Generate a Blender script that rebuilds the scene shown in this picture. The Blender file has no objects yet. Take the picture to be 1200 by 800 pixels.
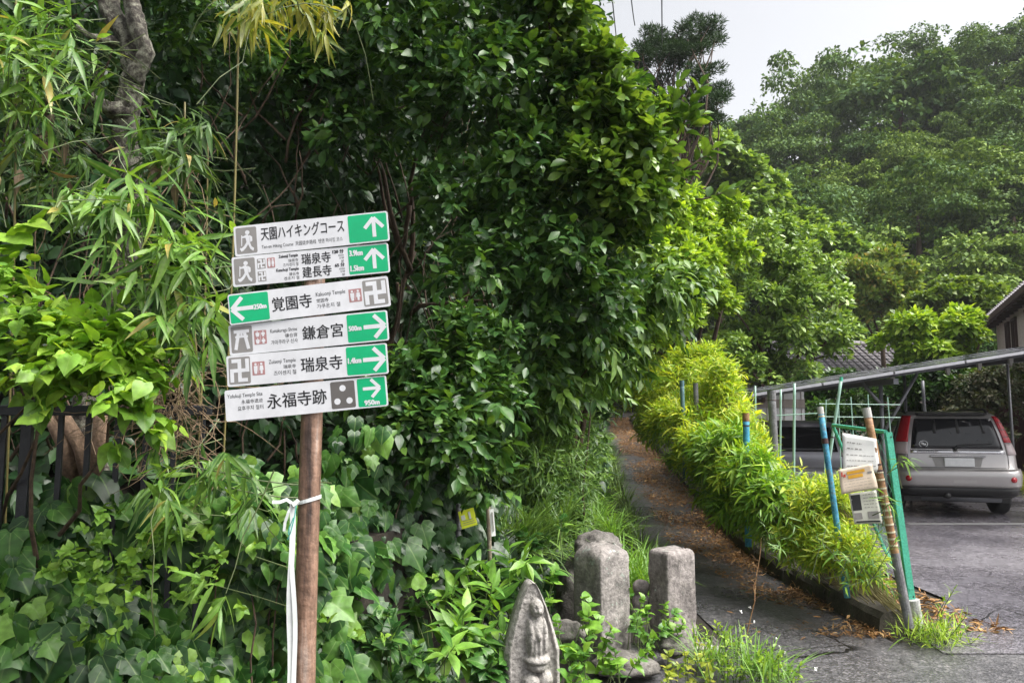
import bpy, bmesh, math, random
import numpy as np
from mathutils import Vector, Matrix, noise

# ------------------------------------------------------------------ camera, sky, sun, exposure
S = bpy.context.scene
C = S.collection
rad = math.radians
FPX = 866.7
HAZE = .00045
PITCH = math.atan(86 / FPX)
CAMZ = 1.6
cam_d = bpy.data.cameras.new('camera')
cam = bpy.data.objects.new('camera', cam_d)
C.objects.link(cam)
cam_d.sensor_width = 36
cam_d.lens = 26
cam_d.clip_start = 0.05
cam_d.clip_end = 2000
cam.location = (0, 0, CAMZ)
cam.rotation_euler = (math.pi / 2 + PITCH, 0, 0)
S.camera = cam

SUN_EL, SUN_AZ = 56, 105          # azimuth from +Y towards +X
W = bpy.data.worlds.new('World')
S.world = W
W.use_nodes = True
wn = W.node_tree.nodes
wl = W.node_tree.links
for n in list(wn):
    wn.remove(n)
sky = wn.new('ShaderNodeTexSky')
sky.sky_type = 'NISHITA'
sky.sun_disc = False
sky.sun_elevation = rad(SUN_EL)
sky.sun_rotation = rad(SUN_AZ)
sky.air_density = 1.0
sky.dust_density = 4.0
hs = wn.new('ShaderNodeHueSaturation')
hs.inputs['Saturation'].default_value = 0.16
bg = wn.new('ShaderNodeBackground')
bg.inputs['Strength'].default_value = 0.05
wo = wn.new('ShaderNodeOutputWorld')
wl.new(sky.outputs[0], hs.inputs['Color'])
wl.new(hs.outputs[0], bg.inputs['Color'])
wl.new(bg.outputs[0], wo.inputs['Surface'])

sun_d = bpy.data.lights.new('sun', 'SUN')
sun_d.energy = 1.5
sun_d.angle = rad(50)
sun_d.color = (1.0, 0.96, 0.9)
sun = bpy.data.objects.new('sun', sun_d)
C.objects.link(sun)
sv = Vector((math.sin(rad(SUN_AZ)) * math.cos(rad(SUN_EL)), math.cos(rad(SUN_AZ)) * math.cos(rad(SUN_EL)), math.sin(rad(SUN_EL))))
sun.rotation_euler = sv.to_track_quat('Z', 'Y').to_euler()
sun.location = (5, -5, 20)

S.view_settings.view_transform = 'Standard'
S.view_settings.look = 'None'
S.view_settings.exposure = 2.42
S.view_settings.gamma = 1
S.render.engine = 'CYCLES'
S.cycles.max_bounces = 7
S.cycles.diffuse_bounces = 3
S.cycles.glossy_bounces = 2
S.cycles.transmission_bounces = 4
S.cycles.volume_bounces = 0
S.cycles.use_denoising = True
S.cycles.caustics_reflective = False
S.cycles.caustics_refractive = False

# ------------------------------------------------------------------ helpers
CP, SP = math.cos(PITCH), math.sin(PITCH)


def at(px, py, Y):
    """the world point seen at photo pixel (px,py) and Y metres ahead"""
    u = (px - 600) / FPX
    v = (400 - py) / FPX
    f = CP - v * SP
    z = SP + v * CP
    return Vector((u / f * Y, Y, CAMZ + z / f * Y))


def proj(P):
    P = np.asarray(P, float)
    y = P[:, 1] * CP + (P[:, 2] - CAMZ) * SP
    v = -P[:, 1] * SP + (P[:, 2] - CAMZ) * CP
    y = np.maximum(y, 1e-3)
    return 600 + FPX * P[:, 0] / y, 400 - FPX * v / y, y


def tag(o, label=None, cat=None, group=None, kind=None):
    if label: o['label'] = label
    if cat: o['category'] = cat
    if group: o['group'] = group
    if kind: o['kind'] = kind
    return o


def empty(name, loc, label=None, cat=None, group=None, rz=0, kind=None):
    o = bpy.data.objects.new(name, None)
    o.empty_display_size = 0.1
    C.objects.link(o)
    o.location = loc
    o.rotation_euler = (0, 0, rz)
    return tag(o, label, cat, group, kind)


class MB:
    """collects shapes; build() links them as ONE mesh object"""

    def __init__(s):
        s.v = []
        s.f = []

    def add(s, vs, fs):
        b = len(s.v)
        s.v += [tuple(p) for p in vs]
        s.f += [tuple(b + i for i in f) for f in fs]
        return s

    def box(s, c, size, R=None):
        hx, hy, hz = size[0] / 2, size[1] / 2, size[2] / 2
        vs = [Vector((x, y, z)) for x in (-hx, hx) for y in (-hy, hy) for z in (-hz, hz)]
        if R is not None:
            vs = [R @ p for p in vs]
        c = Vector(c)
        return s.add([c + p for p in vs], [(0, 1, 3, 2), (4, 6, 7, 5), (0, 4, 5, 1), (2, 3, 7, 6), (0, 2, 6, 4), (1, 5, 7, 3)])

    def bar(s, a, b, w, h):
        a, b = Vector(a), Vector(b)
        d = b - a
        q = d.to_track_quat('Y', 'Z').to_matrix()
        return s.box((a + b) / 2, (w, d.length, h), q)

    def tube(s, pts, radii, n=8, cap=True):
        pts = [Vector(p) for p in pts]
        if not hasattr(radii, '__len__'):
            radii = [radii] * len(pts)
        vs, fs = [], []
        ref = None
        for i, p in enumerate(pts):
            t = (pts[min(i + 1, len(pts) - 1)] - pts[max(i - 1, 0)]).normalized()
            if ref is None:
                ref = Vector((1, 0, 0)) if abs(t.x) < 0.8 else Vector((0, 1, 0))
            a = (ref - t * ref.dot(t)).normalized()
            ref = a
            b = t.cross(a)
            for k in range(n):
                an = 2 * math.pi * k / n
                vs.append(p + (a * math.cos(an) + b * math.sin(an)) * radii[i])
        for i in range(len(pts) - 1):
            for k in range(n):
                k2 = (k + 1) % n
                fs.append((i * n + k, i * n + k2, (i + 1) * n + k2, (i + 1) * n + k))
        if cap:
            fs.append(tuple(reversed(range(n))))
            fs.append(tuple(range((len(pts) - 1) * n, len(pts) * n)))
        return s.add(vs, fs)

    def mesh(s, name, smooth=False):
        me = bpy.data.meshes.new(name)
        me.from_pydata(s.v, [], s.f)
        if smooth:
            me.polygons.foreach_set('use_smooth', [True] * len(me.polygons))
        me.update()
        return me

    def build(s, name, m, parent=None, smooth=False, bevel=0, kind=None):
        o = link(name, s.mesh(name, smooth), m, parent)
        if bevel:
            b = o.modifiers.new('bevel', 'BEVEL')
            b.width = bevel
            b.segments = 2
            b.limit_method = 'ANGLE'
        if kind: o['kind'] = kind
        return o


def link(name, me, m, parent=None):
    """vertices are in world space; a parent (an unrotated Empty) shifts them to its base"""
    if m is not None and len(me.materials) == 0:
        me.materials.append(m)
    o = bpy.data.objects.new(name, me)
    C.objects.link(o)
    if parent is not None:
        o.parent = parent
        base = Vector(parent.location)
        q = parent
        while q.parent is not None:
            q = q.parent
            base += Vector(q.location)
        o.location = -base
    return o


def child(name, me, m, parent, loc=(0, 0, 0)):
    """vertices are in the parent's own space"""
    if m is not None and len(me.materials) == 0:
        me.materials.append(m)
    o = bpy.data.objects.new(name, me)
    C.objects.link(o)
    o.parent = parent
    o.location = loc
    return o


def np_mesh(name, V, T, UV=None, smooth=True):
    me = bpy.data.meshes.new(name)
    n, t = len(V), len(T)
    me.vertices.add(n)
    me.vertices.foreach_set('co', np.asarray(V, np.float32).ravel())
    me.loops.add(t * 3)
    me.loops.foreach_set('vertex_index', np.asarray(T, np.int32).ravel())
    me.polygons.add(t)
    me.polygons.foreach_set('loop_start', np.arange(0, t * 3, 3, dtype=np.int32))
    me.polygons.foreach_set('use_smooth', np.full(t, smooth))
    if UV is not None:
        l = me.uv_layers.new(name='UVMap')
        l.data.foreach_set('uv', np.asarray(UV, np.float32)[np.asarray(T).ravel()].ravel())
    me.update(calc_edges=True)
    return me


# ------------------------------------------------------------------ materials
def nodes(name):
    m = bpy.data.materials.new(name)
    m.use_nodes = True
    nt = m.node_tree
    return m, nt, nt.nodes['Principled BSDF'], nt.nodes['Material Output']


def ramp(nt, cols, pos=None):
    r = nt.nodes.new('ShaderNodeValToRGB')
    e = r.color_ramp.elements
    while len(e) < len(cols):
        e.new(0.5)
    for i, c in enumerate(cols):
        e[i].position = pos[i] if pos else i / max(1, len(cols) - 1)
        e[i].color = (*c, 1)
    return r


def mth(nt, op, a, b=None, clamp=False):
    n = nt.nodes.new('ShaderNodeMath')
    n.operation = op
    n.use_clamp = clamp
    for i, x in enumerate((a, b)):
        if x is None: continue
        if isinstance(x, (int, float)): n.inputs[i].default_value = x
        else: nt.links.new(x, n.inputs[i])
    return n.outputs[0]


def mixc(nt, fac, a, b, mode='MIX'):
    n = nt.nodes.new('ShaderNodeMix')
    n.data_type = 'RGBA'
    n.blend_type = mode
    for s, x in ((n.inputs[0], fac), (n.inputs[6], a), (n.inputs[7], b)):
        if isinstance(x, (int, float)): s.default_value = x
        elif isinstance(x, tuple): s.default_value = (*x, 1)
        else: nt.links.new(x, s)
    return n.outputs[2]


def leaf_mat(name, cols, rough=0.4, trans=0.3, vein='mid', veincol=None, veinamt=0.5, spec=0.5, tcol=None, pos=None):
    m, nt, p, out = nodes(name)
    geo = nt.nodes.new('ShaderNodeNewGeometry')
    oi = nt.nodes.new('ShaderNodeObjectInfo')
    r = mth(nt, 'FRACT', mth(nt, 'ADD', geo.outputs['Random Per Island'], oi.outputs['Random']))
    col = ramp(nt, cols, pos)
    nt.links.new(r, col.inputs[0])
    c = col.outputs[0]
    if vein:
        uv = nt.nodes.new('ShaderNodeUVMap')
        sx = nt.nodes.new('ShaderNodeSeparateXYZ')
        nt.links.new(uv.outputs[0], sx.inputs[0])
        ax = mth(nt, 'ABSOLUTE', sx.outputs[0])
        k = mth(nt, 'SUBTRACT', 1.0, mth(nt, 'MULTIPLY', ax, 38.0), True)
        if vein == 'pinnate':
            w = mth(nt, 'FRACT', mth(nt, 'MULTIPLY', mth(nt, 'SUBTRACT', sx.outputs[1], mth(nt, 'MULTIPLY', ax, 0.8)), 7.0))
            k2 = mth(nt, 'SUBTRACT', 1.0, mth(nt, 'MULTIPLY', w, 7.0), True)
            k = mth(nt, 'MAXIMUM', k, mth(nt, 'MULTIPLY', k2, 0.55))
        if vein == 'palmate':
            an = mth(nt, 'ARCTAN2', sx.outputs[0], mth(nt, 'ADD', sx.outputs[1], 0.02))
            w = mth(nt, 'ABSOLUTE', mth(nt, 'SUBTRACT', mth(nt, 'FRACT', mth(nt, 'ADD', mth(nt, 'MULTIPLY', an, 1.35), 0.5)), 0.5))
            k2 = mth(nt, 'SUBTRACT', 1.0, mth(nt, 'MULTIPLY', w, 14.0), True)
            k = mth(nt, 'MAXIMUM', k, mth(nt, 'MULTIPLY', k2, 0.8))
        vc = veincol or tuple(min(1, x * 1.6 + 0.03) for x in cols[-1])
        c = mixc(nt, mth(nt, 'MULTIPLY', k, veinamt), c, vc)
    nz = nt.nodes.new('ShaderNodeTexNoise')
    nz.inputs['Scale'].default_value = 30
    geo_p = geo.outputs['Position']
    nt.links.new(geo_p, nz.inputs['Vector'])
    c = mixc(nt, 1.0, c, ramp_of(nt, nz.outputs[0], (0.72, 0.72, 0.72), (1.25, 1.25, 1.25)), 'MULTIPLY')
    nt.links.new(c, p.inputs['Base Color'])
    p.inputs['Roughness'].default_value = rough
    p.inputs['Specular IOR Level'].default_value = spec
    tr = nt.nodes.new('ShaderNodeBsdfTranslucent')
    t = tcol or (1.25, 1.2, 0.45)
    nt.links.new(mixc(nt, 1.0, c, t, 'MULTIPLY'), tr.inputs[0])
    mx = nt.nodes.new('ShaderNodeMixShader')
    mx.inputs[0].default_value = trans
    nt.links.new(p.outputs[0], mx.inputs[1])
    nt.links.new(tr.outputs[0], mx.inputs[2])
    nt.links.new(mx.outputs[0], out.inputs[0])
    return m


def ramp_of(nt, sock, a, b, p0=0.3, p1=0.7):
    r = ramp(nt, [a, b], [p0, p1])
    nt.links.new(sock, r.inputs[0])
    return r.outputs[0]


def noise_tex(nt, scale, detail=4, rough=0.6, coord='Object', stretch=None):
    tc = nt.nodes.new('ShaderNodeTexCoord')
    src = tc.outputs[coord]
    if stretch:
        mp = nt.nodes.new('ShaderNodeMapping')
        mp.inputs['Scale'].default_value = stretch
        nt.links.new(src, mp.inputs[0])
        src = mp.outputs[0]
    n = nt.nodes.new('ShaderNodeTexNoise')
    n.inputs['Scale'].default_value = scale
    n.inputs['Detail'].default_value = detail
    n.inputs['Roughness'].default_value = rough
    nt.links.new(src, n.inputs['Vector'])
    return n.outputs[0]


def surf(name, cols, scale=8, rough=0.7, bump=0.0, metal=0, pos=None, stretch=None, fine=0, spec=0.5, rough2=None, detail=6, speck=None):
    m, nt, p, out = nodes(name)
    n1 = noise_tex(nt, scale, detail, 0.65, 'Object', stretch)
    r = ramp(nt, cols, pos or ([0.3 + 0.4 * i / max(1, len(cols) - 1) for i in range(len(cols))]))
    nt.links.new(n1, r.inputs[0])
    c = r.outputs[0]
    h = n1
    if fine:
        n2 = noise_tex(nt, fine, 3, 0.7)
        c = mixc(nt, 1.0, c, ramp_of(nt, n2, (0.6, 0.6, 0.6), (1.35, 1.35, 1.35)), 'MULTIPLY')
        h = n2
    if speck:
        n3 = noise_tex(nt, speck[1], 4, 0.75)
        c = mixc(nt, ramp_of(nt, n3, (0, 0, 0), (1, 1, 1), speck[2], speck[2] + 0.06), c, speck[0])
    nt.links.new(c, p.inputs['Base Color'])
    p.inputs['Roughness'].default_value = rough
    if rough2 is not None:
        rr = ramp_of(nt, noise_tex(nt, 0.9, 5, 0.6), (rough,) * 3, (rough2,) * 3, 0.4, 0.6)
        nt.links.new(rr, p.inputs['Roughness'])
    p.inputs['Metallic'].default_value = metal
    p.inputs['Specular IOR Level'].default_value = spec
    if bump:
        b = nt.nodes.new('ShaderNodeBump')
        b.inputs['Strength'].default_value = bump
        b.inputs['Distance'].default_value = 0.01
        nt.links.new(h, b.inputs['Height'])
        nt.links.new(b.outputs[0], p.inputs['Normal'])
    return m


def plain(name, col, rough=0.5, metal=0, spec=0.5):
    return surf(name, [tuple(x * 0.9 for x in col), tuple(min(1, x * 1.08) for x in col)], 14, rough, 0, metal, spec=spec)


M = {}
M['camellia'] = leaf_mat('camellia_leaf', [(.021, .062, .018), (.042, .11, .026), (.07, .165, .033), (.125, .235, .04)], 0.33, 0.27, 'mid', (.12, .2, .06), .5, .42)
M['roundleaf'] = leaf_mat('round_leaf', [(.05, .115, .022), (.085, .18, .03), (.14, .25, .04), (.22, .33, .05)], 0.33, 0.32, 'mid', (.2, .28, .08), .5)
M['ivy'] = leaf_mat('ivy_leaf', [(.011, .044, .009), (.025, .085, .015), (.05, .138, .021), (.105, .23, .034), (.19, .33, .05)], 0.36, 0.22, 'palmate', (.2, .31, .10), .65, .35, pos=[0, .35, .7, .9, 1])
M['ivyshaded'] = leaf_mat('ivy_leaf_painted_shade', [(.010, .034, .010), (.02, .06, .015), (.036, .095, .02)], 0.34, 0.15, 'palmate', (.09, .16, .08), .5, .4)  # darker copy of the ivy leaf: shade under the camellia painted into its colour
M['ivyyoung'] = leaf_mat('young_leaf', [(.10, .22, .03), (.16, .32, .04), (.24, .40, .05)], 0.42, 0.35, 'palmate', (.32, .45, .12), .4)
M['mulberry'] = leaf_mat('bright_shrub_leaf', [(.1, .23, .03), (.19, .37, .04), (.28, .48, .055), (.36, .52, .07)], 0.42, 0.38, 'pinnate', (.3, .44, .1), .45)
M['bamboo'] = leaf_mat('bamboo_leaf', [(.05, .13, .025), (.09, .21, .035), (.15, .3, .045), (.22, .38, .06), (.38, .29, .08)], 0.4, 0.33, 'mid', (.25, .35, .12), .5, pos=[0, .3, .6, .95, .99])
M['bamboodark'] = leaf_mat('dull_bamboo_leaf', [(.045, .1, .028), (.075, .165, .04), (.12, .23, .05), (.34, .26, .1)], 0.42, 0.3, 'mid', (.18, .25, .1), .5, pos=[0, .4, .94, .985])  # duller green than the fresh bamboo, with a few straw-coloured leaves
M['bambooyellow'] = leaf_mat('yellowed_bamboo_leaf', [(.08, .16, .03), (.2, .26, .04), (.42, .38, .06), (.12, .2, .04)], 0.42, 0.35, 'mid', (.4, .4, .15), .5)
M['hedge'] = leaf_mat('yellow_bamboo_leaf', [(.14, .3, .02), (.28, .44, .03), (.45, .56, .04), (.6, .63, .06)], 0.45, 0.4, 'mid', (.5, .55, .15), .4)
M['hedgegreen'] = leaf_mat('green_bamboo_leaf', [(.08, .2, .02), (.16, .34, .03), (.26, .46, .04), (.42, .56, .05)], 0.42, 0.35, 'mid', (.3, .4, .1), .4)
M['bank'] = leaf_mat('bank_shrub_leaf', [(.04, .11, .025), (.085, .18, .035), (.14, .26, .045), (.2, .33, .055)], 0.42, 0.3, 'mid', (.2, .3, .1), .4)
M['weed'] = leaf_mat('weed_leaf', [(.06, .17, .03), (.11, .26, .035), (.18, .36, .045), (.24, .42, .05)], 0.38, 0.35, 'pinnate', (.28, .42, .12), .4)
M['weedyellow'] = leaf_mat('yellow_weed_leaf', [(.16, .26, .03), (.28, .36, .04), (.42, .42, .05)], 0.42, 0.35, 'mid', (.4, .45, .12), .4)
M['grass'] = leaf_mat('grass_blade', [(.08, .2, .03), (.14, .3, .04), (.22, .4, .06)], 0.4, 0.35, 'mid', (.3, .45, .12), .3)
M['litter'] = leaf_mat('dry_litter', [(.09, .05, .025), (.24, .12, .045), (.42, .22, .075), (.5, .33, .15)], 0.55, 0.1, 'mid', (.45, .3, .14), .3, .3, (1, .9, .7))
M['deadleaf'] = leaf_mat('withered_leaf', [(.07, .05, .04), (.16, .115, .085), (.28, .2, .12)], 0.6, 0.15, 'mid')
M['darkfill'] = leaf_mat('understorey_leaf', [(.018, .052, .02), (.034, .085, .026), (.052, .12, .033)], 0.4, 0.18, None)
M['treeleaf'] = leaf_mat('tree_leaf', [(.095, .18, .04), (.16, .275, .055), (.24, .375, .075), (.33, .46, .1)], 0.4, 0.3, None)
M['treebright'] = leaf_mat('bright_tree_leaf', [(.13, .24, .025), (.22, .37, .036), (.33, .49, .05), (.43, .56, .07)], 0.42, 0.36, None)
M['treeyellow'] = leaf_mat('yellow_tree_leaf', [(.09, .17, .03), (.15, .24, .035), (.22, .31, .045)], 0.42, 0.34, None)
M['pine'] = leaf_mat('pine_needle', [(.018, .045, .016), (.03, .065, .022), (.045, .085, .03)], 0.6, 0.15, None, spec=.12)
M['orange'] = leaf_mat('orange_tip_leaf', [(.1, .18, .04), (.17, .26, .055), (.25, .33, .075), (.38, .3, .09)], 0.45, 0.3, None, pos=[0, .4, .8, .97])
M['greybush'] = leaf_mat('grey_shrub_leaf', [(.06, .09, .045), (.1, .13, .06), (.15, .17, .085), (.2, .17, .12)], 0.5, 0.25, None)
M['redwood'] = leaf_mat('red_tip_leaf', [(.05, .13, .02), (.1, .2, .03), (.3, .1, .04)], 0.45, 0.3, 'mid')


def hill_leaf(name, cols):
    m = leaf_mat(name, cols, 0.6, 0.16, None, spec=.12)
    nt = m.node_tree
    oi = nt.nodes.new('ShaderNodeObjectInfo')
    p = nt.nodes['Principled BSDF']
    src = p.inputs['Base Color'].links[0].from_socket
    r = ramp(nt, [(.5, .68, .68), (.78, .9, .85), (1.05, 1.05, .85), (1.5, 1.38, .85)])
    nt.links.new(oi.outputs['Random'], r.inputs[0])
    c = mixc(nt, 1.0, src, r.outputs[0], 'MULTIPLY')
    nt.links.new(c, p.inputs['Base Color'])
    return m


M['hillleaf'] = hill_leaf('hill_tree_leaf', [(.05, .1, .03), (.085, .15, .042), (.13, .21, .055), (.185, .27, .065)])
M['bark'] = surf('brown_bark', [(.03, .019, .012), (.075, .048, .03), (.13, .085, .055)], 9, .85, .5, stretch=(3, 3, .6), fine=60)
M['lightbark'] = surf('tan_bark', [(.1, .065, .04), (.2, .13, .085), (.28, .19, .13)], 9, .85, .5, stretch=(3, 3, .6), fine=60)
M['mossbark'] = surf('lichen_bark', [(.018, .014, .012), (.06, .052, .042), (.17, .165, .13), (.28, .28, .22)], 26, .9, 1.0, pos=[.34, .46, .56, .72], fine=130, speck=((.07, .1, .03), 9, .62))
M['twig'] = surf('dry_twig', [(.12, .08, .045), (.3, .21, .13)], 20, .8)
M['stem'] = surf('green_stem', [(.05, .09, .03), (.12, .14, .05)], 20, .6)
M['culm'] = surf('bamboo_culm', [(.12, .105, .035), (.19, .16, .055), (.1, .1, .03)], 6, .45)
M['polewood'] = surf('rusty_brown_pole', [(.05, .032, .026), (.17, .1, .068), (.27, .165, .115), (.36, .28, .235)], 11, .5, .45, pos=[.33, .45, .56, .68], stretch=(2.2, 2.2, .16), fine=28, speck=((.05, .03, .025), 24, .66))
M['white'] = plain('sign_white', (.72, .73, .76), .3)
M['signgreen'] = plain('sign_green', (.0, .44, .18), .3)
M['signgrey'] = plain('sign_grey', (.27, .26, .25), .35)
M['signdarkgrey'] = plain('sign_dark_grey', (.13, .12, .115), .35)
M['signpink'] = plain('sign_pink', (.42, .22, .22), .35)
M['ink'] = plain('sign_ink', (.012, .012, .014), .4)
M['ink2'] = plain('faded_ink', (.2, .19, .18), .6)
M['tape'] = plain('white_plastic_tape', (.68, .71, .70), .35)
M['teal'] = plain('teal_cord', (.1, .4, .34), .5)
M['blackiron'] = surf('black_painted_iron', [(.008, .009, .012), (.018, .02, .025)], 20, .42, .2, fine=120)
M['stone'] = surf('weathered_stone', [(.075, .07, .066), (.17, .155, .145), (.27, .245, .23), (.2, .185, .175)], 9, .85, .8, fine=34, speck=((.33, .37, .33), 16, .6))
M['stonelight'] = surf('pale_carved_stone', [(.19, .18, .165), (.27, .255, .235), (.34, .32, .3), (.29, .27, .25)], 12, .85, .8, fine=55)
M['stonered'] = surf('reddish_stone', [(.075, .066, .062), (.175, .155, .147), (.28, .25, .238), (.2, .178, .17)], 10, .85, .9, stretch=(1, 1, .45), fine=36, speck=((.36, .42, .38), 14, .66))
M['stonedark'] = surf('dark_boulder', [(.05, .045, .042), (.12, .11, .1), (.2, .185, .17)], 9, .85, .9, fine=60, speck=((.07, .1, .04), 6, .62))
M['asphalt'] = surf('path_asphalt', [(.045, .046, .052), (.062, .062, .068), (.1, .098, .1)], 2.2, .6, .9, fine=95, rough2=.36, speck=((.2, .19, .18), 130, .66))
M['asphalt2'] = surf('parking_asphalt', [(.085, .08, .092), (.12, .115, .13), (.16, .152, .165)], 1.3, .5, .9, fine=85, rough2=.26, speck=((.3, .28, .29), 120, .66))
def asphalt(name, dark, mid, pale, r0, r1):
    m, nt, p, out = nodes(name)
    big = noise_tex(nt, .55, 5, .6)
    base = ramp(nt, [dark, mid], [.36, .62])
    nt.links.new(big, base.inputs[0])
    tc = nt.nodes.new('ShaderNodeTexCoord')
    vo = nt.nodes.new('ShaderNodeTexVoronoi')
    vo.inputs['Scale'].default_value = 75
    nt.links.new(tc.outputs['Object'], vo.inputs['Vector'])
    sx = nt.nodes.new('ShaderNodeSeparateXYZ')
    nt.links.new(vo.outputs['Color'], sx.inputs[0])
    st = ramp(nt, [(.6, .6, .6), (.95, .95, .95), (1.3, 1.29, 1.27), tuple(x * .8 for x in pale)], [.1, .5, .85, .97])
    nt.links.new(sx.outputs[0], st.inputs[0])
    c = mixc(nt, 1.0, base.outputs[0], st.outputs[0], 'MULTIPLY')
    n2 = noise_tex(nt, 14, 5, .75)
    c = mixc(nt, 1.0, c, ramp_of(nt, n2, (.6, .6, .6), (1.35, 1.35, 1.35), .35, .65), 'MULTIPLY')
    # cracks: thin borders of large distorted cells
    mp = nt.nodes.new('ShaderNodeMapping')
    nt.links.new(tc.outputs['Object'], mp.inputs[0])
    nz = nt.nodes.new('ShaderNodeTexNoise')
    nz.inputs['Scale'].default_value = 1.6
    nz.inputs['Detail'].default_value = 5
    nt.links.new(tc.outputs['Object'], nz.inputs['Vector'])
    ad = mixc(nt, .35, mp.outputs[0], nz.outputs[1], 'ADD')
    v2 = nt.nodes.new('ShaderNodeTexVoronoi')
    v2.feature = 'DISTANCE_TO_EDGE'
    v2.inputs['Scale'].default_value = .5
    nt.links.new(ad, v2.inputs['Vector'])
    ck = mth(nt, 'LESS_THAN', v2.outputs[0], .0035)
    ck = mth(nt, 'MULTIPLY', ck, ramp_of(nt, noise_tex(nt, .8, 2), (0, 0, 0), (1, 1, 1), .48, .56))
    c = mixc(nt, ck, c, (.012, .012, .013))
    nt.links.new(c, p.inputs['Base Color'])
    wet = ramp_of(nt, noise_tex(nt, .8, 6, .65), (r0,) * 3, (r1,) * 3, .42, .58)
    nt.links.new(wet, p.inputs['Roughness'])
    b = nt.nodes.new('ShaderNodeBump')
    b.inputs['Strength'].default_value = .7
    b.inputs['Distance'].default_value = .004
    nt.links.new(vo.outputs['Distance'], b.inputs['Height'])
    nt.links.new(b.outputs[0], p.inputs['Normal'])
    return m


M['asphalt'] = asphalt('path_asphalt', (.052, .052, .058), (.108, .105, .111), (2.4, 2.3, 2.2), .42, .18)
M['asphalt2'] = asphalt('parking_asphalt', (.092, .087, .102), (.165, .157, .174), (2.1, 2.0, 2.1), .34, .1)
M['concrete'] = surf('mossy_concrete', [(.028, .025, .017), (.065, .057, .043), (.125, .112, .092)], 5, .85, .7, fine=60, speck=((.05, .075, .025), 5, .58))
M['concretefoot'] = surf('pale_concrete', [(.3, .3, .3), (.45, .45, .44)], 9, .8, .3, fine=70)
M['earth'] = surf('dark_earth', [(.008, .007, .005), (.018, .014, .01), (.032, .024, .016)], 4, .95, .6, fine=40)
M['hillearth'] = surf('hill_undergrowth', [(.02, .035, .015), (.04, .06, .022)], .6, .95, .5, fine=6)
M['paint'] = plain('road_paint', (.26, .26, .26), .6)
M['greenpaint'] = surf('green_painted_steel', [(.05, .33, .22), (.07, .42, .29)], 12, .5, .2, fine=80)
M['meshgreen'] = plain('green_wire', (.06, .22, .16), .5)
M['stakegreen'] = plain('pale_green_rod', (.28, .45, .38), .45)
M['bluewrap'] = surf('blue_taped_pipe', [(.03, .16, .28), (.06, .3, .45), (.2, .22, .2)], 14, .6, .3, pos=[.35, .55, .68], fine=60)
M['blueplain'] = surf('blue_pipe', [(.04, .24, .4), (.07, .35, .5)], 14, .5, .2, fine=60)
M['tealpipe'] = surf('teal_grey_pipe', [(.06, .13, .15), (.12, .22, .24)], 14, .55, .2, fine=60)
M['greypipe'] = surf('weathered_grey_pipe', [(.1, .1, .105), (.2, .2, .21)], 14, .6, .3, fine=60)
M['galv'] = plain('galvanised_steel', (.16, .165, .18), .5, .3)
M['cap'] = plain('pale_cap', (.45, .45, .42), .5)
M['tanwrap'] = surf('tan_taped_pole', [(.15, .07, .035), (.27, .14, .06), (.36, .25, .12)], 18, .55, .3, stretch=(.4, .4, 1.6), fine=70)
M['strap'] = plain('cream_strap', (.5, .45, .32), .5)
M['darkstrap'] = plain('dark_strap', (.05, .02, .02), .5)
M['paper'] = surf('white_paper', [(.55, .56, .55), (.68, .68, .66)], 7, .7, .3)
M['cream'] = surf('cream_board', [(.52, .43, .33), (.6, .5, .4)], 7, .6, .1)
M['newsprint'] = surf('old_newsprint', [(.42, .42, .36), (.52, .52, .45)], 7, .7, .2)
M['orangeprint'] = plain('orange_print', (.62, .32, .02), .6)
M['redprint'] = plain('red_print', (.5, .06, .04), .6)
M['yellowsign'] = plain('yellow_plastic', (.62, .68, .01), .4)
M['stakewood'] = surf('weathered_stake', [(.18, .14, .1), (.32, .27, .21)], 9, .8, .3, stretch=(2, 2, .3), fine=60)
M['panel'] = plain('solar_underside', (.05, .05, .058), .5)
M['panelglass'] = plain('solar_glass', (.012, .014, .03), .12)
M['alu'] = plain('aluminium', (.5, .5, .53), .35, .8)
M['silver'] = surf('silver_car_paint', [(.38, .365, .36), (.42, .4, .395)], 6, .3, 0, .55)
M['lilacpaint'] = surf('lilac_grey_car_paint', [(.5, .49, .54), (.55, .54, .6)], 6, .3, 0, .4)
M['carglass'] = plain('tinted_glass', (.012, .013, .015), .06)
M['carblack'] = plain('black_plastic', (.014, .014, .015), .5)
M['redlens'] = plain('red_lens', (.42, .008, .018), .15)
M['clearlens'] = plain('clear_lens', (.5, .42, .42), .15)
M['plate'] = plain('number_plate_white', (.75, .76, .77), .5)
M['chrome'] = plain('chrome', (.6, .6, .62), .2, .9)
M['rubber'] = plain('tyre_rubber', (.016, .016, .017), .8)
M['wallpink'] = surf('pinkish_plaster', [(.56, .47, .43), (.64, .56, .52)], 3, .85, .2, fine=40)
M['wallgrey'] = surf('grey_shed_panel', [(.4, .4, .41), (.47, .47, .48)], 2, .6, .1)
M['stripe'] = plain('taupe_band', (.2, .17, .155), .6)
M['rooftile'] = surf('grey_roof_tile', [(.17, .155, .17), (.28, .26, .28)], 9, .4, .2, fine=30)
M['darkwood'] = surf('dark_timber', [(.045, .025, .022), (.09, .05, .045)], 6, .7, .3, stretch=(1, 1, .3))
M['winglass'] = plain('window_glass', (.02, .022, .025), .08)
M['cable'] = plain('black_cable', (.03, .03, .035), .6)
M['petal'] = plain('white_petal', (.8, .8, .78), .6)
M['maroon'] = surf('maroon_gate', [(.06, .02, .022), (.1, .035, .036)], 4, .6, .2)

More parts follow.
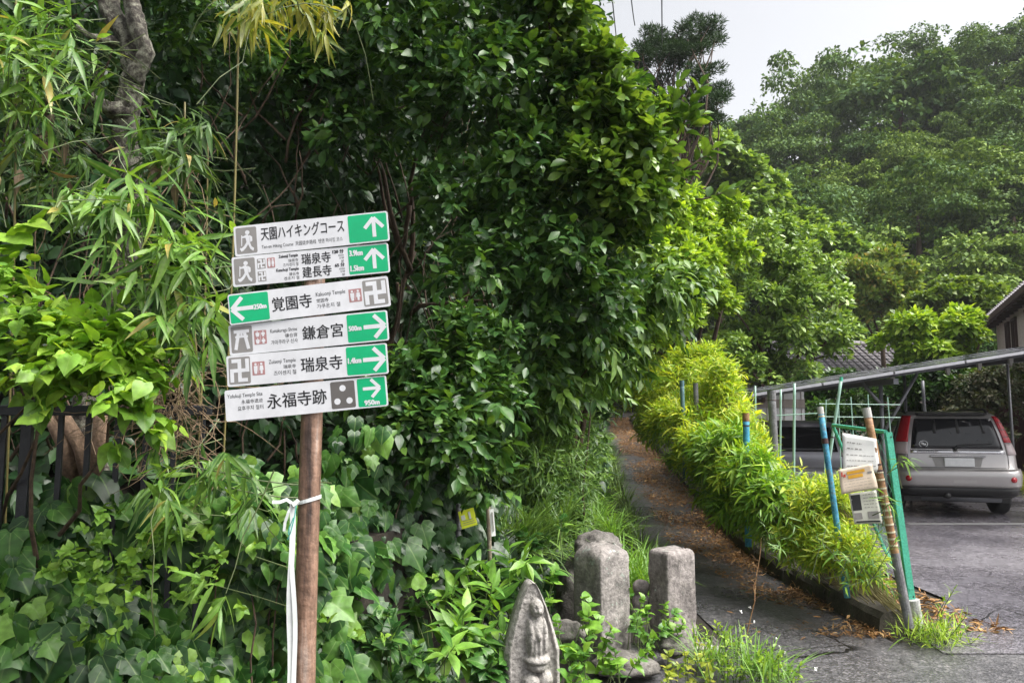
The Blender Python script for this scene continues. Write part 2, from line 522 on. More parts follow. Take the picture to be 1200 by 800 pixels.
# ------------------------------------------------------------------ leaf shapes (unit length, base at origin, along +Y)
def lance(ws, fold=0.25, curve=0.15, wave=0.0):
    """ws: half widths at evenly spaced rows between base and tip"""
    V = [(0, 0, 0)]
    n = len(ws)
    for i, w in enumerate(ws):
        t = (i + 1) / (n + 1)
        z = -curve * t * t
        wz = wave * (1 if i % 2 else -1)
        V += [(-w, t, z + fold * w + wz), (0, t, z), (w, t, z + fold * w - wz)]
    V.append((0, 1, -curve))
    T = [(0, 2, 1), (0, 3, 2)]
    for i in range(n - 1):
        a = 1 + 3 * i
        for k in (0, 1):
            T += [(a + k, a + k + 1, a + k + 4), (a + k, a + k + 4, a + k + 3)]
    a = 1 + 3 * (n - 1)
    e = len(V) - 1
    T += [(a, a + 1, e), (a + 1, a + 2, e)]
    V = np.array(V, float)
    return V, np.array(T), V[:, :2].copy()


def diamond(w=0.3, fold=0.3, curve=0.2):
    V = np.array([(0, 0, 0), (-w, .5, fold * w - curve * .25), (0, .5, -curve * .25), (w, .5, fold * w - curve * .25), (0, 1, -curve)], float)
    return V, np.array([(0, 2, 1), (0, 3, 2), (1, 2, 4), (2, 3, 4)]), V[:, :2].copy()


def outline(pts, fold=0.12, curve=0.2, cy=0.42):
    """fan from an inner point; pts go round from the base"""
    V = [(0, cy, 0.0)] + [(x, y, 0) for x, y in pts]
    V = np.array(V, float)
    V[:, 2] = fold * np.abs(V[:, 0]) - curve * (V[:, 1] ** 2) - 0.10 * (V[:, 0] ** 2)
    n = len(pts)
    T = [(0, 1 + (i + 1) % n, 1 + i) for i in range(n)]
    return V, np.array(T), V[:, :2].copy()


def blister(pts, fold=.12, curve=.2, puck=.03, cy=.38):
    """leaf blade with an inner ring, puckered between its veins"""
    n = len(pts)
    V = [(0, cy)] + [((x) * .55, cy + (y - cy) * .55) for x, y in pts] + list(pts)
    V = np.array([(x, y, 0) for x, y in V], float)
    V[:, 2] = fold * np.abs(V[:, 0]) - curve * np.clip(V[:, 1], 0, 2) ** 2 - .35 * V[:, 0] ** 2
    for i in range(n):
        V[1 + i, 2] += puck * (1 if i % 2 else -.6)
        V[1 + n + i, 2] -= puck * .8 * (1 if i % 2 == 0 else -.5)
    T = []
    for i in range(n):
        j = (i + 1) % n
        T += [(0, 1 + j, 1 + i), (1 + i, 1 + j, 1 + n + j), (1 + i, 1 + n + j, 1 + n + i)]
    return V, np.array(T), V[:, :2].copy()


def sym(h):
    return h + [(-x, y) for x, y in reversed(h) if abs(x) > 1e-6]


ivy_h = [(0, 0.08), (.16, -.06), (.40, .02), (.50, .22), (.36, .40), (.46, .56), (.24, .66), (.12, .86), (0, 1)]
ivy_b = [(0, 0.06), (.2, -.05), (.42, .1), (.46, .32), (.33, .55), (.16, .8), (0, 1)]
ivy_t = [(0, .05), (.13, -.08), (.34, -.04), (.55, .12), (.33, .3), (.28, .5), (.17, .8), (0, 1.02)]
heart_h = [(0, 0.05), (.2, -.06), (.38, .1), (.42, .32), (.33, .56), (.17, .8), (0, 1)]
oval_h = [(0, 0), (.2, .1), (.32, .32), (.34, .55), (.24, .8), (.08, .95), (0, .97)]
TPL = {
    'camellia': [lance([.17, .25, .16], .3, .12), lance([.16, .24, .15], .15, .25), lance([.17, .26, .17], .45, .05)],
    'camellia_lo': [lance([.24, .2], .3, .15), lance([.25, .2], .2, .25)],
    'round': [lance([.22, .32, .27], .25, .1), lance([.21, .31, .26], .35, .22)],
    'round_lo': [lance([.31, .27], .3, .15)],
    'ivy': [blister(sym(ivy_h), .1, .22, .025), blister(sym(ivy_b), .25, .4, .03), blister(sym(ivy_h), .35, .12, .03), blister(sym(ivy_b), -.05, .2, .035), blister(sym(ivy_t), .15, .35, .03)],
    'heart': [blister(sym(heart_h), .2, .25, .02), blister(sym(heart_h), .4, .4, .03), blister(sym(heart_h), .05, .15, .03)],
    'bamboo': [lance([.06, .072, .054, .028], .35, .25), lance([.058, .07, .055, .028], .35, .5), lance([.06, .074, .055, .03], .2, .1)],
    'bamboo_lo': [lance([.06, .045], .3, .3), lance([.06, .045], .3, .12)],
    'sasa': [lance([.075, .085, .06], .3, .3), lance([.075, .085, .06], .25, .55), lance([.075, .09, .06], .3, .15)],
    'sasa_lo': [lance([.085, .065], .3, .35), lance([.085, .065], .3, .15)],
    'broad': [lance([.11, .17, .15, .08], .25, .3), lance([.12, .18, .15, .08], .15, .15), lance([.11, .17, .14, .07], .3, .5)],
    'grass': [lance([.018, .018, .014], .3, .45), lance([.018, .018, .014], .3, .8), lance([.02, .018, .012], .3, .2)],
    'litter': [lance([.06, .07, .04], .5, .1, .01), lance([.05, .06, .04], .8, -.25, .01), lance([.1, .13, .08], .4, .3, .03), lance([.03, .03, .02], .4, .1, .01)],
    'small': [lance([.2, .17], .25, .2), lance([.24, .18], .15, .1)],
    'card': [diamond(.3, .35, .25), diamond(.36, .2, .1)],
    'needle': [diamond(.07, .1, .1), diamond(.09, .1, .2)],
    'petal': [lance([.3], .2, .1)],
}
TPL_MESH = {}


def tpl_mesh(kind, i, m):
    key = (kind, i, m.name)
    if key not in TPL_MESH:
        V, T, UV = TPL[kind][i]
        me = np_mesh('leaf', V, T, UV)
        me.materials.append(m)
        TPL_MESH[key] = me
    return TPL_MESH[key]


UP = np.array([0, 0, 1.0])


def nrm(a):
    return a / np.maximum(np.linalg.norm(a, axis=-1, keepdims=True), 1e-9)


def frames(A, N):
    A = nrm(A)
    N = nrm(N - A * np.sum(A * N, -1, keepdims=True))
    Sd = np.cross(A, N)
    return np.stack([Sd, A, N], -1)          # columns: side, axis, normal


PLANTS = []


def leaves(root, kind, m, P, A, N, size, limit=300, lo=None, name='leaf', stuffname='foliage', minpx=9.0):
    """registers leaves of a plant; the largest in view become parts, the rest one stuff mesh"""
    if len(P) == 0: return
    PLANTS.append(dict(root=root, kind=kind, lo=lo or kind, m=m, P=np.asarray(P, float), R=frames(A, N), S=np.asarray(size, float), limit=limit, name=name, stuff=stuffname, minpx=minpx))


def stuff_mesh(kind, P, R, Sz, rng):
    Vs, Ts, Us = [], [], []
    off = 0
    var = rng.integers(0, len(TPL[kind]), len(P))
    for i, (V, T, UV) in enumerate(TPL[kind]):
        k = np.where(var == i)[0]
        if len(k) == 0: continue
        W_ = np.einsum('nij,vj->nvi', R[k], V) * Sz[k, None, None] + P[k, None, :]
        nv = len(V)
        Vs.append(W_.reshape(-1, 3))
        Ts.append((T[None] + (np.arange(len(k)) * nv)[:, None, None]).reshape(-1, 3) + off)
        Us.append(np.tile(UV, (len(k), 1)))
        off += nv * len(k)
    return np.concatenate(Vs), np.concatenate(Ts), np.concatenate(Us)


def finish_plants():
    rng = np.random.default_rng(5)
    CELL = 6
    gw, gh = 1200 // CELL + 1, 800 // CELL + 1
    buf = np.full((gw + 2, gh + 2), 1e9)
    for q in PLANTS:
        cen = q['P'] + q['R'][:, :, 1] * (q['S'] * .5)[:, None]
        x, y, d = proj(cen)
        q['x'], q['y'], q['d'] = x, y, d
        ins = (x >= 0) & (x < 1200) & (y >= 0) & (y < 800) & (d > .3)
        q['ins'] = ins
        ci = np.clip((x / CELL).astype(int), 0, gw)
        cj = np.clip((y / CELL).astype(int), 0, gh)
        q['ci'], q['cj'] = ci, cj
        big = ins & (q['S'] * FPX / d > 5)
        np.minimum.at(buf, (ci[big], cj[big]), d[big])
    for q in PLANTS:
        pxl = q['S'] * FPX / q['d']
        vis = q['ins'] & (q['d'] <= buf[q['ci'], q['cj']] + .04)
        view = nrm(np.array([0, 0, CAMZ]) - q['P'])
        face = np.abs(np.sum(view * q['R'][:, :, 2], -1))
        score = np.where(vis & (pxl >= q['minpx']), pxl * (.3 + face), 0)
        pick = np.argsort(-score)[:q['limit']]
        pick = pick[score[pick] > 0]
        mask = np.zeros(len(pxl), bool)
        mask[pick] = True
        root = q['root']
        base = Vector(root.location)
        for i in pick:
            o = bpy.data.objects.new(q['name'], tpl_mesh(q['kind'], int(rng.integers(0, len(TPL[q['kind']]))), q['m']))
            R = q['R'][i] * q['S'][i]
            p = q['P'][i]
            o.parent = root
            o.matrix_basis = Matrix(((R[0, 0], R[0, 1], R[0, 2], p[0] - base.x), (R[1, 0], R[1, 1], R[1, 2], p[1] - base.y), (R[2, 0], R[2, 1], R[2, 2], p[2] - base.z), (0, 0, 0, 1)))
            C.objects.link(o)
        r = ~mask
        if r.any():
            V, T, UV = stuff_mesh(q['lo'], q['P'][r] - np.array(base), q['R'][r], q['S'][r], rng)
            me = np_mesh(q['stuff'], V, T, UV)
            o = child(q['stuff'], me, q['m'], root)
            o['kind'] = 'stuff'


def dirs(rng, n):
    return nrm(rng.normal(size=(n, 3)))


def lobe(px, py, Y, rpx, flat=1.0):
    c = at(px, py, Y)
    return (c.x, c.y, c.z, rpx * Y / FPX, flat)


def sub(lobes, n, frac, rng, jit=.25, up=-.5):
    out = []
    for (x, y, z, r, f) in lobes:
        d = dirs(rng, n * 3)
        d = d[d[:, 2] > up][:n]
        k = .72 + jit * rng.normal(size=len(d))
        for i in range(len(d)):
            out.append((x + d[i, 0] * r * k[i], y + d[i, 1] * r * k[i], z + d[i, 2] * r * k[i] * f, r * frac * rng.uniform(.7, 1.25), f))
    return out


def on_lobes(lobes, n, rng, shell=.35, low=-.6, front=-.45):
    L = np.array(lobes)
    w = L[:, 3] ** 2
    k = rng.choice(len(L), n, p=w / w.sum())
    d = dirs(rng, n)
    d[:, 2] = np.where(d[:, 2] < low, -d[:, 2], d[:, 2])
    r = L[k, 3] * (1 - shell * rng.random(n) ** 1.4)
    P = L[k, :3] + d * r[:, None] * np.stack([np.ones(n), np.ones(n), L[k, 4]], -1)
    tc = nrm(np.array([0, 0, CAMZ]) - P)
    keep = np.sum(tc * d, -1) > front
    return P[keep], d[keep]


def shoots(rng, P, D, k, L, spread, droop, size, nup=.7, szvar=.2, out=.4, jit=.35):
    n = len(P)
    D = nrm(D)
    ref = np.where(np.abs(D[:, 2:3]) < .9, UP, np.array([1.0, 0, 0]))
    b1 = nrm(np.cross(D, ref))
    b2 = np.cross(D, b1)
    ph0 = rng.random(n) * 6.28
    PP, AA, NN, SS = [], [], [], []
    for j in range(k):
        t = (j + .5) / k
        ph = ph0 + j * 2.4 + rng.normal(size=n) * .3
        sp = spread * (1.15 - .5 * t) + rng.normal(size=n) * .15
        A = D * np.cos(sp)[:, None] + (b1 * np.cos(ph)[:, None] + b2 * np.sin(ph)[:, None]) * np.sin(sp)[:, None]
        A = A - UP * (droop + rng.random(n) * droop)[:, None]
        N = UP * nup + D * out + rng.normal(size=(n, 3)) * jit
        PP.append(P + D * (L * t))
        AA.append(A)
        NN.append(N)
        SS.append(size * np.clip(1 + szvar * rng.normal(size=n), .45, 1.7) * (1.0 - .25 * t))
    return np.concatenate(PP), np.concatenate(AA), np.concatenate(NN), np.concatenate(SS)


def cat4(*a):
    return [np.concatenate(x) for x in zip(*a)]


def branch_mb(mb, rng, a, b, r0, r1, bend=.15, n=6, sides=6):
    a, b = Vector(a), Vector(b)
    L = (b - a).length
    pts, rr = [], []
    off = Vector(rng.normal(size=3)) * bend * L
    for i in range(n + 1):
        t = i / n
        pts.append(a.lerp(b, t) + off * math.sin(t * math.pi) + Vector(rng.normal(size=3)) * L * .015)
        rr.append(r0 + (r1 - r0) * t)
    mb.tube(pts, rr, sides)
    return pts


# ------------------------------------------------------------------ the lie of the land
def path_z(y):
    y = np.asarray(y, float)
    return np.where(y > 9, .08 * (y - 9), 0) * np.clip((y - 8) / 3, 0, 1)


def path_x(y):
    y = np.asarray(y, float)
    return 2.12 + .085 * np.maximum(y - 8, 0) + .012 * np.maximum(7 - y, 0) ** 2


FRONT = np.array([(-6, 2.3), (-3, 2.85), (-2.1, 3.1), (-.94, 3.55), (-.42, 4.7), (0.1, 5.6), (.83, 8), (1.5, 12), (1.95, 17), (2.9, 27), (5, 45), (6, 70)], float)


def behind(x, y):
    """signed distance behind the hedge line (positive on the bank side)"""
    x = np.asarray(x, float)
    y = np.asarray(y, float)
    best = np.full(x.shape, 1e9)
    sg = np.ones(x.shape)
    for a, b in zip(FRONT[:-1], FRONT[1:]):
        d = b - a
        t = np.clip(((x - a[0]) * d[0] + (y - a[1]) * d[1]) / (d @ d), 0, 1)
        qx, qy = a[0] + t * d[0], a[1] + t * d[1]
        ds = np.hypot(x - qx, y - qy)
        cr = d[0] * (y - qy) - d[1] * (x - qx)
        u = ds < best
        best = np.where(u, ds, best)
        sg = np.where(u, np.sign(cr), sg)
    return best * sg


def ground_z(x, y):
    x = np.asarray(x, float)
    y = np.asarray(y, float)
    pz = path_z(np.minimum(y, 40))
    edge = path_x(y) + .75
    right = np.clip((x - edge - .4) / 1.0, 0, 1)
    z = pz * (1 - right)
    q = behind(x, y)
    z = z + np.clip(1.3 * (q - .9), 0, 7.0) * (y > 0)
    return z - .012


def grid_mesh(name, xs, ys, zf, m, kind='structure', parent=None):
    X, Y = np.meshgrid(xs, ys)
    Z = zf(X, Y)
    V = np.stack([X, Y, Z], -1).reshape(-1, 3)
    w = len(xs)
    i = np.arange(len(ys) - 1)[:, None] * w + np.arange(w - 1)[None]
    i = i.ravel()
    T = np.concatenate([np.stack([i, i + 1, i + w + 1], -1), np.stack([i, i + w + 1, i + w], -1)])
    o = link(name, np_mesh(name, V, T), m, parent)
    if kind: o['kind'] = kind
    return o


xs = np.concatenate([[-220, -150, -60, -25, -12, -8], np.arange(-6, 12, .25), [12, 14, 17, 20, 30, 60, 150, 220]])
ys = np.concatenate([[-100, -60, -20, -8, -3, 0], np.arange(1, 30, .25), [30, 33, 37, 45, 60, 90, 150, 220]])
grid_mesh('ground', xs, ys, ground_z, M['earth'])


def strip(name, ys, x0, x1, zf, m, nx=6):
    V, T = [], []
    for j, y in enumerate(ys):
        a, b = x0(y), x1(y)
        for i in range(nx):
            x = a + (b - a) * i / (nx - 1)
            V.append((x, y, zf(x, y)))
    for j in range(len(ys) - 1):
        for i in range(nx - 1):
            k = j * nx + i
            T += [(k, k + 1, k + nx + 1), (k, k + nx + 1, k + nx)]
    o = link(name, np_mesh(name, np.array(V), np.array(T)), m)
    o['kind'] = 'structure'
    return o


KERB = lambda y: float(path_x(y)) + .5 + (.012 * max(0, 7.2 - y) ** 2)
strip('road', np.array([-20, -5, 0, 2, 3.5, 4.5, 5.4]), lambda y: .4, lambda y: 30, lambda x, y: .002, M['asphalt'], 10)
strip('path', np.arange(5.4, 42, .3), lambda y: float(path_x(y)) - .62, lambda y: KERB(y), lambda x, y: float(path_z(y)) + .004 + .008 * math.sin(x * 3 + y * 2), M['asphalt'])
PARK = lambda y: KERB(max(y, 5.5)) + (1.15 if y > 6.6 else .22 + max(0, (y - 5.4)) * .75)
strip('parking_lot', np.concatenate([np.arange(5.15, 8, .3), np.arange(8, 24, 1)]), lambda y: PARK(y), lambda y: 30, lambda x, y: .008, M['asphalt2'], 8)
mk = MB()
mk.box((9.6, 11.05, .0145), (7.6, .1, .003))
o = mk.build('parking_line', M['paint'])
o['kind'] = 'structure'

# kerb stones along the path
rng = np.random.default_rng(11)
kerb = empty('kerb', (KERB(7), 7, 0), kind='structure')
y = 5.55
while y < 26:
    y2 = y + rng.uniform(.85, 1.05)
    a = Vector((KERB(y) + .09, y + .012, float(path_z(y)) + rng.uniform(-.012, .012)))
    b = Vector((KERB(y2) + .09, y2 - .012, float(path_z(y2)) + rng.uniform(-.012, .012)))
    mb = MB()
    d = (b - a).normalized()
    s = Vector((d.y, -d.x, 0)).normalized()
    prof = [(-.11, -.05), (-.085, .12), (-.055, .165), (.06, .175), (.085, .15), (.09, -.05)]
    n = 5
    vs, fs = [], []
    for i in range(n):
        p = a.lerp(b, i / (n - 1))
        for (u, w) in prof:
            vs.append(p + s * (u + rng.normal() * .006) + Vector((0, 0, w + rng.normal() * .006)))
    for i in range(n - 1):
        for k in range(5):
            fs.append((i * 6 + k, i * 6 + k + 1, (i + 1) * 6 + k + 1, (i + 1) * 6 + k))
    fs += [tuple(range(6)), tuple(reversed(range((n - 1) * 6, n * 6)))]
    mb.add(vs, fs)
    mb.build('kerb_stone', M['concrete'], kerb)
    y = y2

# hillside
SKY_PX = np.array([-400, 300, 700, 800, 860, 900, 960, 1010, 1100, 1200, 1400, 1900])
SKY_PY = np.array([330, 300, 270, 242, 222, 198, 160, 138, 110, 82, 30, 0])


def hill_z(x, y):
    px = 600 + FPX * x / np.maximum(y, 1)
    top = 1.6 + 70 * (486 - np.interp(px, SKY_PX, SKY_PY)) / FPX
    t = np.clip((y - 29) / (70 - 29), 0, 1.25)
    return np.where(t > 1, top * (1 + .15 * (t - 1)), top * t) - .6


hx = np.arange(-60, 130, 2.5)
hy = np.concatenate([np.arange(28.5, 75, 1.5), [80, 90, 120]])
grid_mesh('hillside', hx, hy, hill_z, M['hillearth'])

# ------------------------------------------------------------------ sign post
SY = 2.7
PX = SY / FPX


def text_mesh(body, w0, w1, h0, h1, bold=0.0, y=-.0006, fitw=True, align='L', strike=0.0):
    """flat lettering fitted into the box (w0..w1, h0..h1) of a board facing -Y"""
    cu = bpy.data.curves.new('lettering', 'FONT')
    cu.body = body
    cu.size = 1
    cu.offset = bold
    cu.resolution_u = 3
    o = bpy.data.objects.new('lettering', cu)
    C.objects.link(o)
    me = bpy.data.meshes.new_from_object(o)
    bpy.data.objects.remove(o)
    bpy.data.curves.remove(cu)
    n = len(me.vertices)
    co = np.empty(n * 3, np.float32)
    me.vertices.foreach_get('co', co)
    co = co.reshape(-1, 3)
    lo, hi = co.min(0), co.max(0)
    s = hi - lo
    kx = (w1 - w0) / s[0]
    kz = (h1 - h0) / s[1]
    if not fitw:
        kx = min(kx, kz)
    x = (co[:, 0] - lo[0]) * kx
    x = x + (w0 if align == 'L' else w1 - s[0] * kx)
    z = (co[:, 1] - lo[1]) * kz + h0
    out = np.stack([x, np.full(n, y), z], -1)
    me.vertices.foreach_set('co', out.astype(np.float32).ravel())
    me.update()
    if strike:
        bm = bmesh.new()
        for i, (dx, dz) in enumerate(((-1, 0), (1, 0), (0, 1), (0, -1))):
            k0 = len(bm.verts)
            bm.from_mesh(me)
            bm.verts.ensure_lookup_table()
            for v in bm.verts[k0:]:
                v.co += Vector((dx * strike, -.00003 * i, dz * strike * .6))
        bm.to_mesh(me)
        bm.free()
    return me


def poly_mb(polys, y0, th=.0005):
    """prisms from 2-D polygons (x,z) on a board facing -Y"""
    mb = MB()
    for p in polys:
        n = len(p)
        vs = [(x, y0 - th, z) for x, z in p] + [(x, y0, z) for x, z in p]
        fs = [tuple(range(n)), tuple(reversed(range(n, 2 * n)))] + [(i, (i + 1) % n, n + (i + 1) % n, n + i) for i in range(n)]
        mb.add(vs, fs)
    return mb


def rrect(x0, x1, z0, z1, r, k=4):
    out = []
    for cx, cz, a0 in ((x1 - r, z0 + r, -90), (x1 - r, z1 - r, 0), (x0 + r, z1 - r, 90), (x0 + r, z0 + r, 180)):
        for i in range(k + 1):
            a = rad(a0 + 90 * i / k)
            out.append((cx + r * math.cos(a), cz + r * math.sin(a)))
    return out


def seg(a, b, w):
    a, b = Vector(a), Vector(b)
    d = (b - a).normalized()
    n = Vector((-d.y, d.x)) * w / 2
    return [tuple(a - n), tuple(b - n), tuple(b + n), tuple(a + n)]


def disc(cx, cz, r, n=14, sx=1):
    return [(cx + sx * r * math.cos(2 * math.pi * i / n), cz + r * math.sin(2 * math.pi * i / n)) for i in range(n)]


SIGN = empty('signpost', (at(361, 485, SY).x, SY, 0), 'brown pole carrying six white and green direction boards for hikers', 'signpost')
ptop = at(362, 300, SY)
px0 = at(361, 485, SY).x
mb = MB()
hs_ = [0, .3, .8, 1.2, 1.6, 2.0, ptop.z]
mb.tube([(px0 + .002 * math.sin(h * 5), SY + .045, h) for h in hs_], [.040, .0395, .0395, .039, .039, .0385, .038], 24)
mb.build('pole', M['polewood'], SIGN, smooth=True)

CORN = [((275, 266), (273, 299.5), (455.5, 247), (455, 283)), ((273, 302), (271.5, 336), (456, 284), (455, 319)),
        ((269.5, 346), (268.5, 381), (456, 322.5), (455, 358.5)), ((268.5, 382), (267, 415.5), (455, 362.5), (454.5, 399.5)),
        ((267, 417.5), (265, 453), (454.5, 401.5), (453.5, 437.5)), ((265, 458), (264.5, 493.5), (453, 439), (453, 475.5))]
BOARDS = []
for i, (tl, bl, tr, br) in enumerate(CORN):
    pl = (at(*tl, SY) + at(*bl, SY)) / 2
    pr = (at(*tr, SY) + at(*br, SY)) / 2
    c = (pl + pr) / 2
    wd = (pr - pl).length
    ht = ((at(*tl, SY) - at(*bl, SY)).length + (at(*tr, SY) - at(*br, SY)).length) / 2
    roll = math.atan2(pr.z - pl.z, pr.x - pl.x)
    mb = poly_mb([rrect(-wd / 2, wd / 2, -ht / 2, ht / 2, .007)], .004, .004)
    b = child('sign_board', mb.mesh('sign_board'), M['white'], SIGN, (c.x - SIGN.location.x, (i % 2) * .0015, c.z))
    b.rotation_euler = (0, -roll, rad(1.2 * ((i % 3) - 1)))
    mods = b.modifiers.new('bevel', 'BEVEL')
    mods.width = .0006
    mods.limit_method = 'ANGLE'
    BOARDS.append((b, wd, ht))
bm_ = MB()
for b, wd, ht in BOARDS:
    z = b.location.z
    bm_.box((0, .03, z), (.05, .045, .02))
child('bracket', bm_.mesh('bracket'), M['galv'], SIGN)
BL = ['white trail board with hiker symbol and a long title over a green up arrow', 'white trail board with two hiker temple lines and green up arrow', 'white board with green left arrow at its left end', 'white board with grey torii gate symbol and green right arrow', 'white board with grey temple symbol at left and green right arrow', 'lowest white board with dark square of three white dots']
for (b, _, _), l in zip(BOARDS, BL): b['label'] = l


def put(bi, kind, m, me):
    child(kind, me, m, BOARDS[bi][0])


def U(bi, u):
    return (u - .5) * BOARDS[bi][1]


def Vv(bi, v):
    return (v - .5) * BOARDS[bi][2]


def txt(bi, s, u0, u1, v0, v1, m='ink', bold=0.0, fitw=True, align='L'):
    put(bi, 'lettering', M[m], text_mesh(s, U(bi, u0), U(bi, u1), Vv(bi, v0), Vv(bi, v1), 0, -.0011 if m == 'white' else -.0007, fitw, align, bold * .05))


def panel(bi, u0, u1, v0, v1, m, name, r=.006, k=4):
    put(bi, name, M[m], poly_mb([rrect(U(bi, u0), U(bi, u1), Vv(bi, v0), Vv(bi, v1), r, k)], 0, .0004).mesh(name))


def shape(bi, polys, m, name, y0=-.0004, step=.00003):
    mb = MB()
    for i, p in enumerate(polys):
        q = poly_mb([p], y0, .0004 + step * i)
        mb.add(q.v, q.f)
    put(bi, name, M[m], mb.mesh(name))


def arrow(bi, cu, cv, L, kind):
    cx, cz = U(bi, cu), Vv(bi, cv)
    h = L / 2
    w = L * .19
    if kind == 'up':
        P = [seg((0, -h), (0, h * .75), w), seg((-h * .95, -h * .05), (0, h), w), seg((h * .95, -h * .05), (0, h), w)]
    elif kind == 'right':
        P = [seg((-h, 0), (h * .75, 0), w), seg((h * .0, h * 1.05), (h, 0), w), seg((0, -h * 1.05), (h, 0), w)]
    else:
        P = [seg((h, 0), (-h * .75, 0), w), seg((0, h * 1.05), (-h, 0), w), seg((0, -h * 1.05), (-h, 0), w)]
    shape(bi, [[(cx + x, cz + z) for x, z in p] for p in P], 'white', 'arrow')


def manji(bi, u0, u1, v0, v1, m='white'):
    x0, x1, z0, z1 = U(bi, u0), U(bi, u1), Vv(bi, v0), Vv(bi, v1)
    w, h = x1 - x0, z1 - z0
    t = w * .17
    cx, cz = (x0 + x1) / 2, (z0 + z1) / 2
    hw, hh = w * .36, h * .36
    P = [seg((cx, cz - hh), (cx, cz + hh), t), seg((cx - hw, cz), (cx + hw, cz), t),
         seg((cx + t / 2, cz + hh), (cx - hw, cz + hh), t), seg((cx - t / 2, cz - hh), (cx + hw, cz - hh), t),
         seg((cx - hw, cz + t / 2), (cx - hw, cz - hh - t / 2), t), seg((cx + hw, cz - t / 2), (cx + hw, cz + hh + t / 2), t)]
    shape(bi, P, m, 'temple_symbol')


def toilet(bi, u0, u1, v0, v1, rows=1):
    panel(bi, u0, u1, v0, v1, 'signpink', 'toilet_panel', .002, 2)
    P = []
    for r in range(rows):
        a = v0 + (v1 - v0) * (r / rows)
        bb = v0 + (v1 - v0) * ((r + 1) / rows)
        for k in (0, 1):
            cu = u0 + (u1 - u0) * (.27 + .46 * k)
            cx = U(bi, cu)
            H = Vv(bi, bb) - Vv(bi, a)
            z = Vv(bi, a)
            P.append(disc(cx, z + H * .82, H * .09, 10))
            w = (U(bi, u1) - U(bi, u0)) * .15
            if k: P.append([(cx - w * .8, z + H * .7), (cx - w * 1.1, z + H * .36), (cx - w * .6, z + H * .36), (cx - w * .5, z + H * .1), (cx + w * .5, z + H * .1), (cx + w * .6, z + H * .36), (cx + w * 1.1, z + H * .36), (cx + w * .8, z + H * .7)])
            else: P.append([(cx - w, z + H * .7), (cx - w, z + H * .4), (cx - w * .6, z + H * .1), (cx + w * .6, z + H * .1), (cx + w, z + H * .4), (cx + w, z + H * .7)])
    P.append(seg((U(bi, (u0 + u1) / 2), Vv(bi, v0 + .06)), (U(bi, (u0 + u1) / 2), Vv(bi, v1 - .06)), .0008))
    shape(bi, P, 'white', 'toilet_symbol')


def hiker(bi):
    panel(bi, .012, .146, .06, .94, 'signgrey', 'hiker_panel')
    x0, z0 = U(bi, .012), Vv(bi, .06)
    w, h = U(bi, .146) - x0, Vv(bi, .94) - z0
    f = lambda p: [(x0 + a * w, z0 + b * h) for a, b in p]
    P = [disc(x0 + .56 * w, z0 + .80 * h, h * .085, 12),
         f([(.42, .70), (.56, .72), (.64, .66), (.66, .42), (.50, .40), (.47, .56)]),
         f([(.64, .70), (.78, .62), (.78, .46), (.68, .42)]),
         f([(.50, .44), (.62, .42), (.46, .22), (.30, .10), (.22, .20), (.36, .28)]),
         f([(.52, .44), (.65, .44), (.72, .26), (.84, .18), (.80, .07), (.66, .16)]),
         f([(.46, .68), (.28, .66), (.28, .60), (.48, .60)]), f([(.26, .70), (.30, .70), (.27, .30), (.23, .30)]), f([(.20, .24), (.30, .14), (.24, .08), (.15, .18)])]
    shape(bi, P, 'white', 'hiker_symbol')


# board 1
hiker(0)
txt(0, '天園ハイキングコース', .175, .715, .44, .88, bold=.012)
txt(0, 'Ten-en Hiking Course  天园徒步路线  텐엔 하이킹 코스', .175, .70, .13, .30, 'ink')
panel(0, .742, .992, .04, .96, 'signgreen', 'green_panel')
arrow(0, .907, .5, .073, 'up')
# board 2
hiker(1)
for v in (.53, .10):
    panel(1, .160, .213, v, v + .34, 'signgrey', 'temple_panel', .001, 1)
    manji(1, .160, .213, v, v + .34)
toilet(1, .224, .274, .53, .87)
for (a, b_, c_), v in ((('Zuisenji Temple', '瑞泉寺', '즈이센지 절'), .52), (('Kenchoji Temple', '建长寺', '겐초지 절'), .06)):
    txt(1, a, .30 if v > .3 else .28, .423, v + .28, v + .41, bold=.01)
    txt(1, b_, .36, .423, v + .14, v + .25)
    txt(1, c_, .325, .423, v, v + .115)
txt(1, '瑞泉寺', .445, .63, .53, .90, bold=.014)
txt(1, '建長寺', .445, .63, .08, .45, bold=.014)
for s, v in (('120 分', .80), ('65 分', .34)):
    txt(1, s, .645, .715, v, v + .13, bold=.02, fitw=False, align='R')
    txt(1, 'min', .68, .715, v - .10, v - .03)
    txt(1, '分钟', .685, .715, v - .20, v - .12)
    txt(1, '분', .695, .715, v - .31, v - .23)
panel(1, .742, .992, .04, .96, 'signgreen', 'green_panel')
txt(1, '3.9km', .752, .835, .66, .85, 'white', .03)
txt(1, '1.5km', .752, .835, .14, .33, 'white', .03)
arrow(1, .907, .5, .073, 'up')
# board 3
panel(2, .006, .248, .04, .96, 'signgreen', 'green_panel')
arrow(2, .085, .5, .079, 'left')
txt(2, '250m', .155, .232, .42, .58, 'white', .03)
txt(2, '覚園寺', .268, .515, .27, .73, bold=.014)
txt(2, 'Kakuonji Temple', .545, .728, .56, .73)
txt(2, '觉园寺', .545, .62, .39, .52)
txt(2, '가쿠온지 절', .545, .69, .20, .34)
toilet(2, .748, .828, .27, .70)
panel(2, .838, .990, .07, .93, 'signgrey', 'temple_panel')
manji(2, .838, .990, .07, .93)
